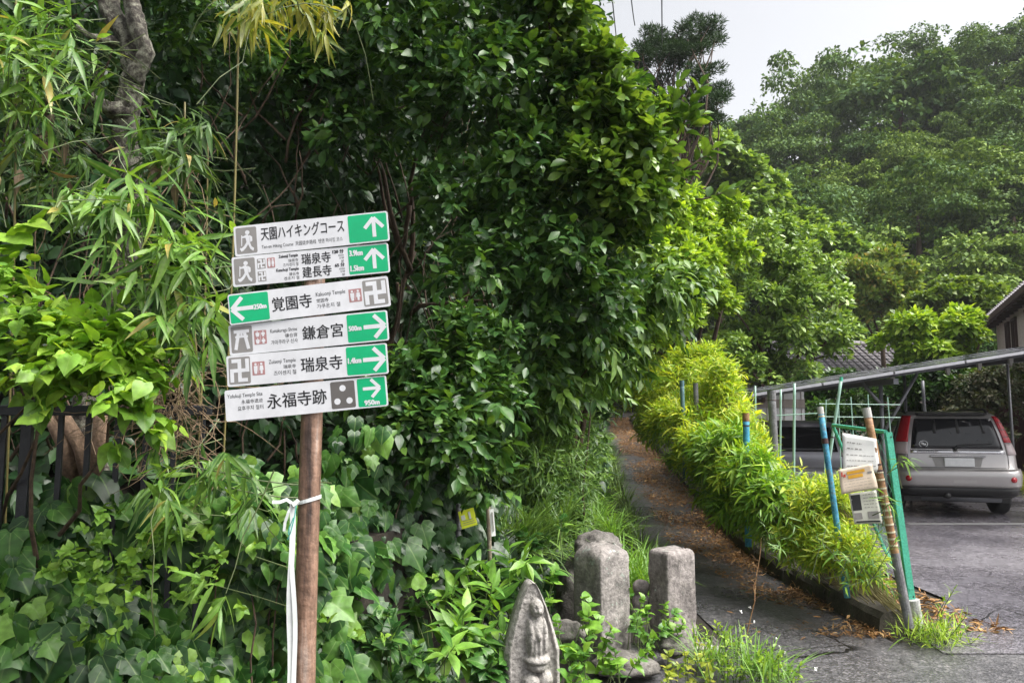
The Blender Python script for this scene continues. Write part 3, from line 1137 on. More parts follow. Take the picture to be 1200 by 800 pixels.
# board 4
panel(3, .012, .146, .06, .94, 'signgrey', 'shrine_panel')
x0, z0 = U(3, .012), Vv(3, .06)
w, h = U(3, .146) - x0, Vv(3, .94) - z0
shape(3, [seg((x0 + a * w, z0 + b_ * h), (x0 + c_ * w, z0 + d * h), t * w) for a, b_, c_, d, t in ((.14, .80, .86, .80, .15), (.2, .60, .8, .60, .10), (.36, .75, .20, .12, .15), (.64, .75, .80, .12, .15), (.5, .75, .5, .60, .10))], 'white', 'torii_symbol')
toilet(3, .158, .236, .28, .74, 2)
txt(3, 'Kamakuragu Shrine', .262, .430, .58, .74)
txt(3, '镰仓宫', .352, .430, .42, .55)
txt(3, '가마쿠라구 신사', .262, .430, .22, .37)
txt(3, '鎌倉宮', .462, .718, .27, .73, bold=.014)
panel(3, .745, .992, .04, .96, 'signgreen', 'green_panel')
txt(3, '500m', .755, .832, .42, .58, 'white', .03)
arrow(3, .915, .5, .079, 'right')
# board 5
panel(4, .012, .146, .06, .94, 'signgrey', 'temple_panel')
manji(4, .012, .146, .06, .94)
toilet(4, .158, .236, .30, .74)
txt(4, 'Zuisenji Temple', .262, .430, .60, .76)
txt(4, '瑞泉寺', .352, .430, .44, .57)
txt(4, '즈이센지 절', .290, .430, .24, .39)
txt(4, '瑞泉寺', .462, .718, .27, .74, bold=.014)
panel(4, .745, .992, .04, .96, 'signgreen', 'green_panel')
txt(4, '1.4km', .755, .835, .42, .60, 'white', .03)
arrow(4, .915, .5, .079, 'right')
# board 6
txt(5, 'Yofukuji Temple Site', .015, .232, .70, .86)
txt(5, '永福寺遗迹', .100, .232, .52, .65)
txt(5, '요후쿠지 절터', .075, .232, .30, .45)
txt(5, '永福寺跡', .258, .625, .27, .75, bold=.014)
panel(5, .652, .802, .06, .94, 'signdarkgrey', 'dot_panel')
cx, cz = U(5, .727), Vv(5, .5)
shape(5, [disc(cx + dx * .001, cz + dz * .001, .0115, 18) for dx, dz in ((0, 24), (-22, -23), (22, -23))], 'white', 'dot_symbol')
panel(5, .818, .992, .04, .96, 'signgreen', 'green_panel')
arrow(5, .905, .62, .062, 'right')
txt(5, '950m', .857, .948, .08, .24, 'white', .03)

# white tape tied round the pole
rb = empty('plastic_ribbon', (px0 - .06, SY, .9), 'white plastic tape knotted round the brown signpost pole, ends hanging down', 'ribbon')


def ribbon(pts, w, ax):
    vs, fs = [], []
    for p in pts:
        p = Vector(p)
        vs += [p - Vector(ax) * w / 2, p + Vector(ax) * w / 2]
    for i in range(len(pts) - 1):
        fs.append((2 * i, 2 * i + 1, 2 * i + 3, 2 * i + 2))
    return vs, fs


mb = MB()
k = at(362, 585, SY).z
ring = [(px0 + .042 * math.sin(a), SY + .045 - .042 * math.cos(a), k - .006 + .012 * math.sin(a)) for a in np.linspace(0, 2 * math.pi, 25)]
mb.add(*ribbon(ring, .013, (0, 0, 1)))
o = mb.build('band', M['tape'], rb)
o.modifiers.new('s', 'SOLIDIFY').thickness = .0015
mb = MB()
kn = at(343, 590, SY - .01)
for (tx, w, dx) in ((338, .02, .0), (345, .016, .006)):
    pts = []
    for t in np.linspace(0, 1, 14):
        e = at(tx, 820, SY - .01)
        p = kn.lerp(e, t) + Vector((.004 * math.sin(t * 9 + dx * 400), -.006 * math.sin(t * 6), 0))
        pts.append(p)
    mb.add(*ribbon(pts, w, (.95, .3, 0)))
o = mb.build('tail', M['tape'], rb)
o.modifiers.new('s', 'SOLIDIFY').thickness = .0015
mb = MB()
pts = [kn, at(336, 585, SY - .02), at(328, 588, SY - .03), at(319, 588, SY - .03)]
mb.add(*ribbon(pts, .012, (0, .3, .95)))
pts = [kn, at(338, 600, SY - .02), at(334, 612, SY - .02), at(333, 622, SY - .02)]
mb.add(*ribbon(pts, .01, (.95, .3, 0)))
mb.tube([tuple(kn), tuple(at(344, 592, SY - .02)), tuple(at(350, 586, SY - .01))], .009, 6)
o = mb.build('knot', M['tape'], rb)
o.modifiers.new('s', 'SOLIDIFY').thickness = .0015
mb = MB()
mb.tube([at(347, 592, SY - .025), at(345, 606, SY - .028), at(341, 622, SY - .028), at(337, 632, SY - .02)], .0022, 5)
mb.tube([at(344, 606, SY - .03), at(339, 618, SY - .03), at(338, 626, SY - .03)], .0022, 5)
mb.build('cord', M['teal'], rb)

# ------------------------------------------------------------------ black iron fence in the ivy
fn = empty('iron_fence', (-1.9, 3.22, 0), 'black painted iron fence half buried in ivy at the left edge', 'fence')
FA, FB = Vector((-2.9, 3.05, 0)), Vector((-.95, 3.6, 0))


def fpt(px):
    u = (px - 600) / FPX
    d = FB - FA
    t = (u * FA.y - FA.x) / (d.x - u * d.y)
    return FA + d * t


def sq(mb, p, w, z0, z1):
    mb.box((p.x, p.y, (z0 + z1) / 2), (w, w, z1 - z0), Matrix.Rotation(math.atan2(FB.y - FA.y, FB.x - FA.x), 3, 'Z'))


mb = MB()
sq(mb, fpt(36), .042, 0, 1.68)
mb.build('post', M['blackiron'], fn, bevel=.003)
for px in (-60, -28, 9, 75, 107, 141, 174, 207, 240):
    mb = MB()
    sq(mb, fpt(px), .022, .1, 1.62)
    mb.build('picket', M['blackiron'], fn, bevel=.002)
for z in (1.62, .25):
    mb = MB()
    mb.bar(fpt(-90) + Vector((0, 0, z)), fpt(250) + Vector((0, 0, z)), .04, .045)
    mb.build('rail', M['blackiron'], fn, bevel=.003)

# ------------------------------------------------------------------ stones
def fbm(p, s=1.0, o=4):
    return noise.fractal(Vector(p) * s, 1.0, 2.0, o)


def rough_mesh(mb, amp, scale, name, subdiv=4, parent=None, m=None, maxlen=None):
    bm = bmesh.new()
    me = mb.mesh(name)
    bm.from_mesh(me)
    bpy.data.meshes.remove(me)
    bmesh.ops.subdivide_edges(bm, edges=bm.edges[:], cuts=subdiv, use_grid_fill=True)
    bm.normal_update()
    for v in bm.verts:
        v.co += v.normal * (amp * fbm(v.co, scale) + amp * .4 * fbm(v.co, scale * 4))
    me = bpy.data.meshes.new(name)
    for f in bm.faces: f.smooth = True
    bm.to_mesh(me)
    bm.free()
    return link(name, me, m, parent)


def pillar(name, base, w, d, h, rz, m, label, tilt=(0, 0), capk=.5, caph=.05, ch=.02):
    """squared stone post with a low pyramid top"""
    root = empty(name, base, label, 'stone pillar')
    R = Matrix.Rotation(rz, 3, 'Z') @ Matrix.Rotation(tilt[0], 3, 'X') @ Matrix.Rotation(tilt[1], 3, 'Y')
    bm = bmesh.new()
    secs = [(1.0, -.15), (1.0, .1), (.99, .3), (.975, h * .7), (.965, h - ch), (.90, h), (capk, h + caph)]
    N = 12
    rings = []
    for s, z in secs:
        hw, hd = w / 2 * s, d / 2 * s
        r = .009
        ring = []
        for cx, cy, a0 in ((hw - r, -hd + r, -90), (hw - r, hd - r, 0), (-hw + r, hd - r, 90), (-hw + r, -hd + r, 180)):
            for i in range(3):
                a = rad(a0 + 45 * i)
                ring.append((cx + r * math.cos(a), cy + r * math.sin(a), z))
            # edge midpoints
        full = []
        for i in range(12):
            a, b = Vector(ring[i]), Vector(ring[(i + 1) % 12])
            full.append(a)
            if i % 3 == 2:
                for t in (.17, .33, .5, .67, .83): full.append(a.lerp(b, t))
        rings.append(full)
    # densify vertically
    dense = []
    for i in range(len(rings) - 1):
        L = abs(rings[i + 1][0].z - rings[i][0].z)
        k = max(1, int(L / .03))
        for j in range(k):
            dense.append([a.lerp(b, j / k) for a, b in zip(rings[i], rings[i + 1])])
    dense.append(rings[-1])
    vr = [[bm.verts.new(p) for p in r_] for r_ in dense]
    n = len(dense[0])
    for a, b in zip(vr[:-1], vr[1:]):
        for i in range(n):
            bm.faces.new((a[i], a[(i + 1) % n], b[(i + 1) % n], b[i]))
    bm.faces.new(vr[-1])
    bm.normal_update()
    seed = Vector((base[0] * 7, base[1] * 3, 0))
    for v in bm.verts:
        v.co += v.normal * (.004 * fbm(v.co + seed, 7) + .002 * fbm(v.co + seed, 45)) - v.normal * max(0, fbm(v.co + seed, 12) - .22) * .035
        v.co = R @ v.co
    for f in bm.faces: f.smooth = True
    me = bpy.data.meshes.new('shaft')
    bm.to_mesh(me)
    bm.free()
    child('shaft', me, m, root)
    return root


bp = at(789, 742, 5.3)
pillar('stone_pillar', (bp.x, bp.y, 0), .27, .2, .66, rad(32), M['stonered'], 'squared old stone pillar with a flat top, right of the two', (rad(1), rad(-1.5)), .8, .012, .02)
bp = at(706, 765, 4.95)
pillar('stone_pillar', (bp.x, bp.y, 0), .27, .26, .72, rad(38), M['stone'], 'wider stone pillar with pale lichen and chamfered top beside the carved stele', (rad(1), rad(-1)), .55, .05, .03)


def boulder(name, c, r, m, label, sc=(1, 1, .8), seed=0, cat='rock'):
    bm = bmesh.new()
    bmesh.ops.create_icosphere(bm, subdivisions=4, radius=1)
    for v in bm.verts:
        p = v.co + Vector((seed * 3.1, seed * 1.7, 0))
        k = 1 + .28 * fbm(p, 1.1) + .1 * fbm(p, 3.5) + .04 * fbm(p, 10)
        v.co = Vector((v.co.x * sc[0], v.co.y * sc[1], v.co.z * sc[2])) * k * r
    for f in bm.faces: f.smooth = True
    me = bpy.data.meshes.new(name)
    bm.to_mesh(me)
    bm.free()
    me.materials.append(m)
    o = bpy.data.objects.new(name, me)
    C.objects.link(o)
    o.location = c
    return tag(o, label, cat)


boulder('boulder', at(698, 634, 5.5) + Vector((0, 0, -.04)), .17, M['stonedark'], 'rough grey boulder behind the wider stone pillar', (1.0, .8, .62), 1)
boulder('boulder', at(692, 665, 5.5) + Vector((0, 0, -.2)), .25, M['stonedark'], 'dark mossy rock low down behind the wider pillar', (1, .9, 1.2), 9)
boulder('rock', at(790, 757, 4.9), .085, M['stonedark'], 'rounded dark rock at the foot of the right pillar', (1.3, 1, .75), 2)
boulder('rock', at(822, 762, 4.85), .10, M['stone'], 'flat grey stone in the weeds right of the pillars', (1.3, .9, .5), 3)
boulder('rock', at(836, 756, 4.85), .045, M['stonedark'], 'small upright reddish stone among the weeds', (.7, .7, 1.2), 5)
boulder('rock', at(730, 778, 4.7), .13, M['stonedark'], 'dark flat rock at the foot of the wider pillar', (1.5, 1, .55), 4)
boulder('rock', at(662, 742, 4.5), .10, M['stonedark'], 'grey rock beside the carved stele, half under leaves', (1.2, 1, .8), 6)

# small broken statue between the pillars
st = empty('stone_statue', at(752, 740, 5.35), 'small worn round-headed stone statue between the two pillars', 'statue')
bm = bmesh.new()
prof = [(.0, .07), (.03, .085), (.12, .08), (.17, .06), (.185, .05), (.2, .06), (.235, .065), (.262, .055), (.275, .035), (.29, .05), (.32, .062), (.35, .058), (.375, .035), (.385, .005)]
rings = []
bz = at(752, 740, 5.35).z
for z, r in prof:
    rings.append([bm.verts.new((r * math.cos(a) * 1.05, r * math.sin(a) * .85, z * .93)) for a in np.linspace(0, 2 * math.pi, 17)[:-1]])
for a, b in zip(rings[:-1], rings[1:]):
    for i in range(16): bm.faces.new((a[i], a[(i + 1) % 16], b[(i + 1) % 16], b[i]))
bm.faces.new(rings[-1])
bm.normal_update()
for v in bm.verts: v.co += v.normal * .012 * fbm(v.co, 14)
for f in bm.faces: f.smooth = True
me = bpy.data.meshes.new('body')
bm.to_mesh(me)
bm.free()
o = child('body', me, M['stonered'], st)
sbd = o.modifiers.new('s', 'SUBSURF')
sbd.levels = sbd.render_levels = 1

# carved stele: pointed slab with a standing figure in relief
SB = at(622, 838, 4.0)
stl = empty('carved_stele', (SB.x, 4.0, 0), 'pointed grey stone stele carved with a standing figure in relief', 'stele')


def stele_half(z):
    """half width of the boat-shaped outline"""
    H = .73
    t = z / H
    if t >= 1: return 0.002
    return .152 * (min(1, (1 - t) / .48 + .02) ** .62) * (1 - .04 * t)


def gb(x, z, cx, cz, rx, rz, h):
    q = ((x - cx) / rx) ** 2 + ((z - cz) / rz) ** 2
    return h * math.sqrt(max(0, 1 - q)) if q < 1 else 0


def relief(x, z):
    x -= .018
    h = 0
    for cx, cz, rx, rz, d in ((.0, .605, .036, .046, .05), (.0, .552, .02, .03, .03), (.0, .455, .056, .115, .042), (-.036, .46, .022, .095, .046), (.036, .46, .022, .095, .046),
                              (.0, .475, .022, .04, .058), (.0, .40, .05, .07, .044), (.0, .352, .068, .028, .06), (.0, .318, .05, .03, .045), (-.035, .245, .045, .042, .055), (.04, .25, .042, .045, .055), (.0, .17, .06, .045, .05), (-.06, .13, .04, .05, .045), (.06, .13, .04, .05, .045)):
        h = max(h, gb(x, z, cx, cz, rx, rz, d))
    if .37 < z < .46: h += .003 * math.sin(x * 260) * (abs(x) < .045)
    if h > 0 and .58 < z < .64:
        h -= .010 * math.exp(-(((abs(x) - .013) / .007) ** 2 + ((z - .612) / .006) ** 2))
        h += .008 * math.exp(-((x / .006) ** 2 + ((z - .598) / .012) ** 2))
        h -= .006 * math.exp(-((x / .012) ** 2 + ((z - .581) / .004) ** 2))
    return h


NX, NZ = 72, 150
bm = bmesh.new()
Rz = Matrix.Rotation(rad(14), 3, 'Z')
front, back = [], []
for j in range(NZ + 1):
    z = -.1 + .83 * j / NZ
    hw = stele_half(max(z, 0))
    rf, rbk = [], []
    for i in range(NX + 1):
        s = -1 + 2 * i / NX
        x = s * hw
        edge = max(0, abs(s) - .8) / .2
        rim = .022 * math.exp(-((abs(s) - .86) / .07) ** 2) if z < .62 else 0
        rel = relief(x, z)
        y = -.07 - 1.05 * rel + edge ** 2 * .035 - rim * .25 + .012 * math.exp(-(rel / .012) ** 2) * (abs(s) < .8) - .022 * (abs(s) < .8) * 0
        y += .0035 * fbm((x, z, 1), 45) + .006 * fbm((x, z, 4), 14)
        rf.append(bm.verts.new(Rz @ Vector((x, y + .03 * z, z))))
    for i in (0, NX // 2, NX):
        s = -1 + 2 * i / NX
        rbk.append(bm.verts.new(Rz @ Vector((s * hw * .93, .075 - .02 * abs(s), z))))
    front.append(rf)
    back.append(rbk)
for j in range(NZ):
    for i in range(NX):
        bm.faces.new((front[j][i], front[j][i + 1], front[j + 1][i + 1], front[j + 1][i]))
    for i in range(2):
        bm.faces.new((back[j][i + 1], back[j][i], back[j + 1][i], back[j + 1][i + 1]))
    bm.faces.new((back[j][0], front[j][0], front[j + 1][0], back[j + 1][0]))
    bm.faces.new((front[j][NX], back[j][2], back[j + 1][2], front[j + 1][NX]))
for f in bm.faces: f.smooth = True
me = bpy.data.meshes.new('slab')
bm.to_mesh(me)
bm.free()
child('slab', me, M['stonelight'], stl)

# ------------------------------------------------------------------ little signs in the undergrowth
ys_ = empty('warning_sign', at(547, 640, 4.75), 'small bright yellow sign half hidden under the dark leaves', 'sign')
mb = MB()
c = at(548, 607, 4.75)
R = Matrix.Rotation(rad(-14), 3, 'Y') @ Matrix.Rotation(rad(20), 3, 'Z')
mb.box(c, (.105, .006, .11), R)
mb.build('plate', M['yellowsign'], ys_, bevel=.002)
mb = MB()
for k in range(3):
    mb.box(c + R @ Vector((.0, -.005, -.035 + .013 * k)), (.09 - .012 * k, .002, .003), R)
mb.build('printed_line', M['ink2'], ys_)
mb = MB()
mb.box(c + R @ Vector((-.028, -.005, .012)), (.026, .002, .03), R)
mb.box(c + R @ Vector((.016, -.005, .016)), (.014, .002, .045), R)
mb.build('printed_patch', M['paper'], ys_)
mb = MB()
mb.tube([at(537, 700, 4.8), at(537, 590, 4.8)], .015, 10)
mb.tube([at(537, 621, 4.8), at(537, 617, 4.8)], .022, 10)
mb.build('post', M['greypipe'], ys_, smooth=True)
sk = empty('wooden_stake', at(574, 650, 4.85), 'weathered wooden stake carrying a narrow white label plate', 'stake')
mb = MB()
mb.tube([at(575, 690, 4.85), at(572, 588, 4.85)], .014, 8)
mb.build('shaft', M['stakewood'], sk, smooth=True)
mb = MB()
mb.box(at(577, 612, 4.82), (.03, .004, .17), Matrix.Rotation(rad(-5), 3, 'Y') @ Matrix.Rotation(rad(25), 3, 'Z'))
mb.build('label_plate', M['paper'], sk)
mb = MB()
mb.box(at(577.5, 611, 4.812), (.007, .003, .12), Matrix.Rotation(rad(-5), 3, 'Y') @ Matrix.Rotation(rad(25), 3, 'Z'))
mb.build('faded_lettering', M['ink2'], sk)

# ------------------------------------------------------------------ posts, stakes, gate and notices by the hedge
def pipe(name, p0, p1, r, m, label, capm='cap', bands=(), group=None, cat='post'):
    root = empty(name, p0, label, cat, group)
    mb = MB()
    a, b = Vector(p0), Vector(p1)
    pts = [a.lerp(b, t) for t in np.linspace(0, 1, 9)]
    mb.tube(pts, r, 14)
    mb.build('shaft', M[m], root, smooth=True)
    if capm:
        mb = MB()
        d = (b - a).normalized()
        mb.tube([b - d * r * 2.5, b + d * .003], r * 1.07, 14)
        mb.build('cap', M[capm], root)
    for t0, t1, bmn in bands:
        mb = MB()
        mb.tube([a.lerp(b, t0), a.lerp(b, t1)], r * 1.09, 14)
        mb.build('tape_band', M[bmn], root)
    return root


def gnd(px, Y, z=0.0):
    return Vector(((px - 600) / FPX * Y, Y, z))


pipe('leaning_post', at(993, 700, 5.75), at(961, 477, 5.9), .0225, 'bluewrap', 'blue taped pipe leaning left at the near end of the hedge', 'cap', ((.80, .83, 'darkstrap'), (.945, .955, 'strap'), (.3, .31, 'strap')))
rt = pipe('taped_post', at(1066, 735, 5.35), at(1015, 478, 5.45), .028, 'tanwrap', 'tan and brown taped pole with pale cap leaning beside the green gate post', 'cap',
          [(t, t + .008, 'strap') for t in (.36, .39, .42, .455, .49, .52, .55, .585, .62, .66)] + [(.70, .71, 'darkstrap'), (.73, .738, 'darkstrap'), (.0, .33, 'greypipe'), (.695, .70, 'strap')])
pipe('hedge_post', at(877, 640, 7.15), at(874, 484, 7.15), .031, 'blueplain', 'bright blue pipe standing up out of the middle of the hedge', 'tanwrap', ((.9, .91, 'darkstrap'),))
pipe('hedge_post', at(912, 620, 7.6), at(904, 458, 7.6), .040, 'greypipe', 'thick weathered grey pipe behind the hedge', 'greypipe', ((.93, .935, 'darkstrap'),))
pipe('hedge_post', at(803, 560, 8.8), at(799, 446, 8.8), .026, 'tealpipe', 'teal grey pipe at far end of the hedge, left of its grey neighbour', 'tealpipe')
pipe('hedge_post', at(820, 560, 8.9), at(815, 449, 8.9), .030, 'greypipe', 'short grey pipe at far end of the hedge, right of the teal one', 'greypipe')
STK = 'pale green garden stakes behind the hedge'
pipe('garden_stake', at(965, 585, 8.2), at(986, 442, 8.2), .017, 'stakegreen', 'tallest pale green garden stake, leaning slightly right above the hedge', 'greenpaint', ((.5, .51, 'darkstrap'),), None, 'stake')
pipe('garden_stake', at(930, 575, 8.6), at(931, 449, 8.6), .015, 'stakegreen', 'straight pale green stake left of the tallest one', None, (), None, 'stake')
pipe('garden_stake', at(914, 560, 9.0), at(915, 456, 9.0), .012, 'stakegreen', 'thin pale green stake just right of the thick grey pipe', None, (), None, 'stake')
pipe('garden_stake', at(886, 560, 9.2), at(885, 452, 9.2), .011, 'stakegreen', 'thin pale green stake just left of the thick grey pipe', None, (), None, 'stake')
pipe('garden_stake', at(854, 520, 9.6), at(852, 452, 9.6), .011, 'stakegreen', 'thin stake poking from the yellow leaves between grey pipes', None, (), None, 'stake')
mb = MB()
mb.tube([at(905, 487, 8.55), at(958, 484, 8.4)], .007, 6)
o = mb.build('tie_rod', M['stakegreen'])
tag(o, 'thin horizontal rod tying the pale green stakes together', 'rod')
tre = empty('garden_trellis', gnd(1015, 10.2), 'trellis of thin pale green rods behind the leaning gate', 'trellis')
for a, b in (((966, 560), (968, 468)), ((986, 560), (982, 462)), ((1003, 560), (997, 465)), ((1022, 560), (1017, 462)), ((1048, 560), (1040, 465))):
    mb = MB()
    mb.tube([at(*a, 10.2), at(*b, 10.2)], .009, 6)
    mb.build('upright', M['stakegreen'], tre)
for yy in (473, 488):
    mb = MB()
    mb.tube([at(960, yy, 10.17), at(1055, yy + 1, 10.17)], .006, 6)
    mb.build('crossbar', M['stakegreen'], tre)

# gate: leaning green angle post with a chain link panel
gt = empty('chain_link_gate', gnd(1068, 5.6), 'leaning green steel gate frame with chain link mesh beside the car park', 'gate')
GB0, GT0 = at(1066, 707, 5.6), at(1038, 506, 5.6)
GB1, GT1 = at(1035, 640, 7.1), at(976, 498, 7.1)
mb = MB()
d = (GT0 - GB0).normalized()
s1 = Vector((1, .12, 0)).normalized()
s2 = Vector((-.12, 1, 0)).normalized()
for sdir, wv in ((s1, .05), (s2, .022)):
    n_ = sdir.cross(d).normalized() * .003
    q = [GB0 - n_, GB0 + sdir * wv - n_, GT0 + sdir * wv - n_, GT0 - n_]
    mb.add(q + [p + n_ * 2 for p in q], [(0, 1, 2, 3), (7, 6, 5, 4), (0, 4, 5, 1), (1, 5, 6, 2), (2, 6, 7, 3), (3, 7, 4, 0)])
mb.build('post', M['greenpaint'], gt)
mb = MB()
for t in (.04, .97):
    p = GB0.lerp(GT0, t) + s1 * .035
    mb.tube([p - Vector((0, .006, 0)), p + Vector((0, .004, 0))], .006, 8)
mb.build('bolt', M['carblack'], gt)
for name, a, b in (('top_rail', GT0, GT1), ('back_post', GB1, GT1), ('bottom_rail', GB0.lerp(GT0, .08), GB1)):
    mb = MB()
    mb.tube([a, b], .016, 8)
    mb.build(name, M['greenpaint'], gt)
mb = MB()
mb.tube([GB0 + s1 * .02 + Vector((0, 0, .03)), GB0 + s1 * .035 + Vector((0.01, 0, -.2))], .05, 16)
mb.build('concrete_foot', M['concretefoot'], gt, smooth=False)


def gp(u, v):
    return GB0.lerp(GB1, u).lerp(GT0.lerp(GT1, u), v) + Vector((0, .0, 0))


mb = MB()
nu, nv = 18, 20
for i in range(nu):
    for j in range(nv):
        a, b_, c_, d_ = (i / nu, j / nv), ((i + 1) / nu, (j + 1) / nv), (i / nu, (j + 1) / nv), ((i + 1) / nu, j / nv)
        if (i + j) % 2 == 0: mb.tube([gp(*a), gp(*b_)],   .0017, 4, False)
        else: mb.tube([gp(*c_), gp(*d_)], .0017, 4, False)
o = mb.build('wire_mesh', M['meshgreen'], gt)
o['kind'] = 'stuff'


def sheet(name, quad, label, cat, m, lines, Y):
    """thin sheet with its corners at quad (tl,tr,br,bl) and print on it"""
    q = [at(p[0], p[1], Y + (p[2] if len(p) > 2 else 0)) for p in quad]
    root = empty(name, (q[2] + q[3]) / 2, label, cat)
    N = 10
    P = lambda u, v: q[0].lerp(q[1], u).lerp(q[3].lerp(q[2], u), v)
    nrmv = ((q[1] - q[0]).cross(q[3] - q[0])).normalized()
    if nrmv.y > 0: nrmv = -nrmv
    wob = lambda u, v: nrmv * (.004 * math.sin(u * 5 + v * 3) + .0025 * math.sin(v * 9 + u * 2))
    vs = [P(i / N, j / N) + wob(i / N, j / N) for j in range(N + 1) for i in range(N + 1)]
    fs = [(j * (N + 1) + i, j * (N + 1) + i + 1, (j + 1) * (N + 1) + i + 1, (j + 1) * (N + 1) + i) for j in range(N) for i in range(N)]
    mb = MB().add(vs, fs)
    o = mb.build('sheet', M[m], root, smooth=True)
    sd = o.modifiers.new('s', 'SOLIDIFY')
    sd.thickness = .0007
    sd.offset = 0
    by = {}
    for (u0, u1, v0, v1, im, nm) in lines:
        by.setdefault((im, nm), []).append((u0, u1, v0, v1))
    for (im, nm), rs in by.items():
        mb = MB()
        for u0, u1, v0, v1 in rs:
            k = 6
            vv = []
            for i in range(k + 1):
                u = u0 + (u1 - u0) * i / k
                vv += [P(u, v0) + wob(u, v0) + nrmv * .003, P(u, v1) + wob(u, v1) + nrmv * .003]
            mb.add(vv, [(2 * i, 2 * i + 1, 2 * i + 3, 2 * i + 2) for i in range(k)])
        mb.build(nm, M[im], root)
    return root


rr = random.Random(4)


def scribble(rows, v0, v1, u0=.08, u1=.92, m='ink2', th=.3):
    out = []
    for r in range(rows):
        v = v0 + (v1 - v0) * r / rows
        h = (v1 - v0) / rows * th
        u = u0
        while u < u1:
            w = rr.uniform(.03, .10)
            out.append((u, min(u1, u + w), v + rr.uniform(0, h * .4), v + h, m, 'printed_line'))
            u += w + rr.uniform(.015, .05)
    return out


sheet('paper_notice', ((987, 507), (1027, 514), (1031, 553), (988, 554)), 'crumpled white handwritten notice hanging on the gate above the cream board', 'notice', 'paper', scribble(2, .2, .5, .12, .55, th=.2) + scribble(3, .52, .95, .1, .9, th=.15), 5.40)
sheet('cream_notice', ((982, 550), (1022, 543), (1029, 572), (986, 579)), 'cream notice board with an orange heading fixed between the leaning poles', 'notice', 'cream',
      [(.22, .75, .14, .26, 'orangeprint', 'orange_band'), (.25, .68, .30, .44, 'orangeprint', 'orange_band'), (.06, .10, .12, .3, 'redprint', 'red_mark'), (.12, .18, .22, .34, 'redprint', 'red_mark'), (.82, .94, .28, .36, 'ink2', 'printed_line')] + scribble(4, .52, .98, .12, .88, th=.14), 5.33)
sheet('newspaper_notice', ((994, 578), (1027, 574), (1034, 613), (1001, 614)), 'greyish newspaper sheet with a dark picture below the cream board', 'notice', 'newsprint',
      [(.05, .38, .06, .56, 'ink', 'dark_picture'), (.06, .34, .64, .84, 'ink2', 'small_picture'), (.55, .92, .62, .84, 'ink2', 'small_picture'), (.08, .94, .90, .95, 'ink', 'heading')] + scribble(5, .08, .58, .48, .95, th=.25), 5.37)

# ------------------------------------------------------------------ cars
def car_geom():
    # z, half width, rear y, front y, corner radius
    return [(.30, .80, .16, 4.25, .20), (.36, .845, .05, 4.36, .22), (.50, .875, .00, 4.42, .24), (.66, .885, -.02, 4.42, .24), (.74, .88, .02, 4.38, .23), (.78, .876, .06, 4.34, .22),
            (.98, .868, .085, 4.25, .22), (1.03, .858, .10, 4.1, .21), (1.05, .850, .105, 3.35, .20), (1.30, .775, .175, 2.85, .17), (1.50, .705, .245, 2.45, .15), (1.58, .665, .30, 2.30, .14), (1.62, .60, .40, 2.2, .14), (1.645, .45, .62, 2.0, .14)]


GE = car_geom()


def ge(z):
    zs = [g[0] for g in GE]
    return [float(np.interp(z, zs, [g[k] for g in GE])) for k in range(1, 5)]


def rear_pt(z, s, off=0.0):
    """point on the body at height z, s metres along the skin from the rear centre"""
    w, yr, yf, r = ge(z)
    sg = 1 if s >= 0 else -1
    s = abs(s)
    st_ = w - r
    if s <= st_: return Vector((sg * s, yr - off, z))
    s -= st_
    if s <= r * math.pi / 2:
        a = s / r
        return Vector((sg * (st_ + (r + off) * math.sin(a)), yr + r - (r + off) * math.cos(a), z))
    return Vector((sg * (w + off), yr + r + s - r * math.pi / 2, z))


def patch(zs, s0, s1, off, ns=14):
    vs, fs = [], []
    for z in zs:
        a, b = s0(z), s1(z)
        for i in range(ns + 1): vs.append(rear_pt(z, a + (b - a) * i / ns, off))
    for j in range(len(zs) - 1):
        for i in range(ns):
            k = j * (ns + 1) + i
            fs.append((k, k + 1, k + ns + 2, k + ns + 1))
    return MB().add(vs, fs)


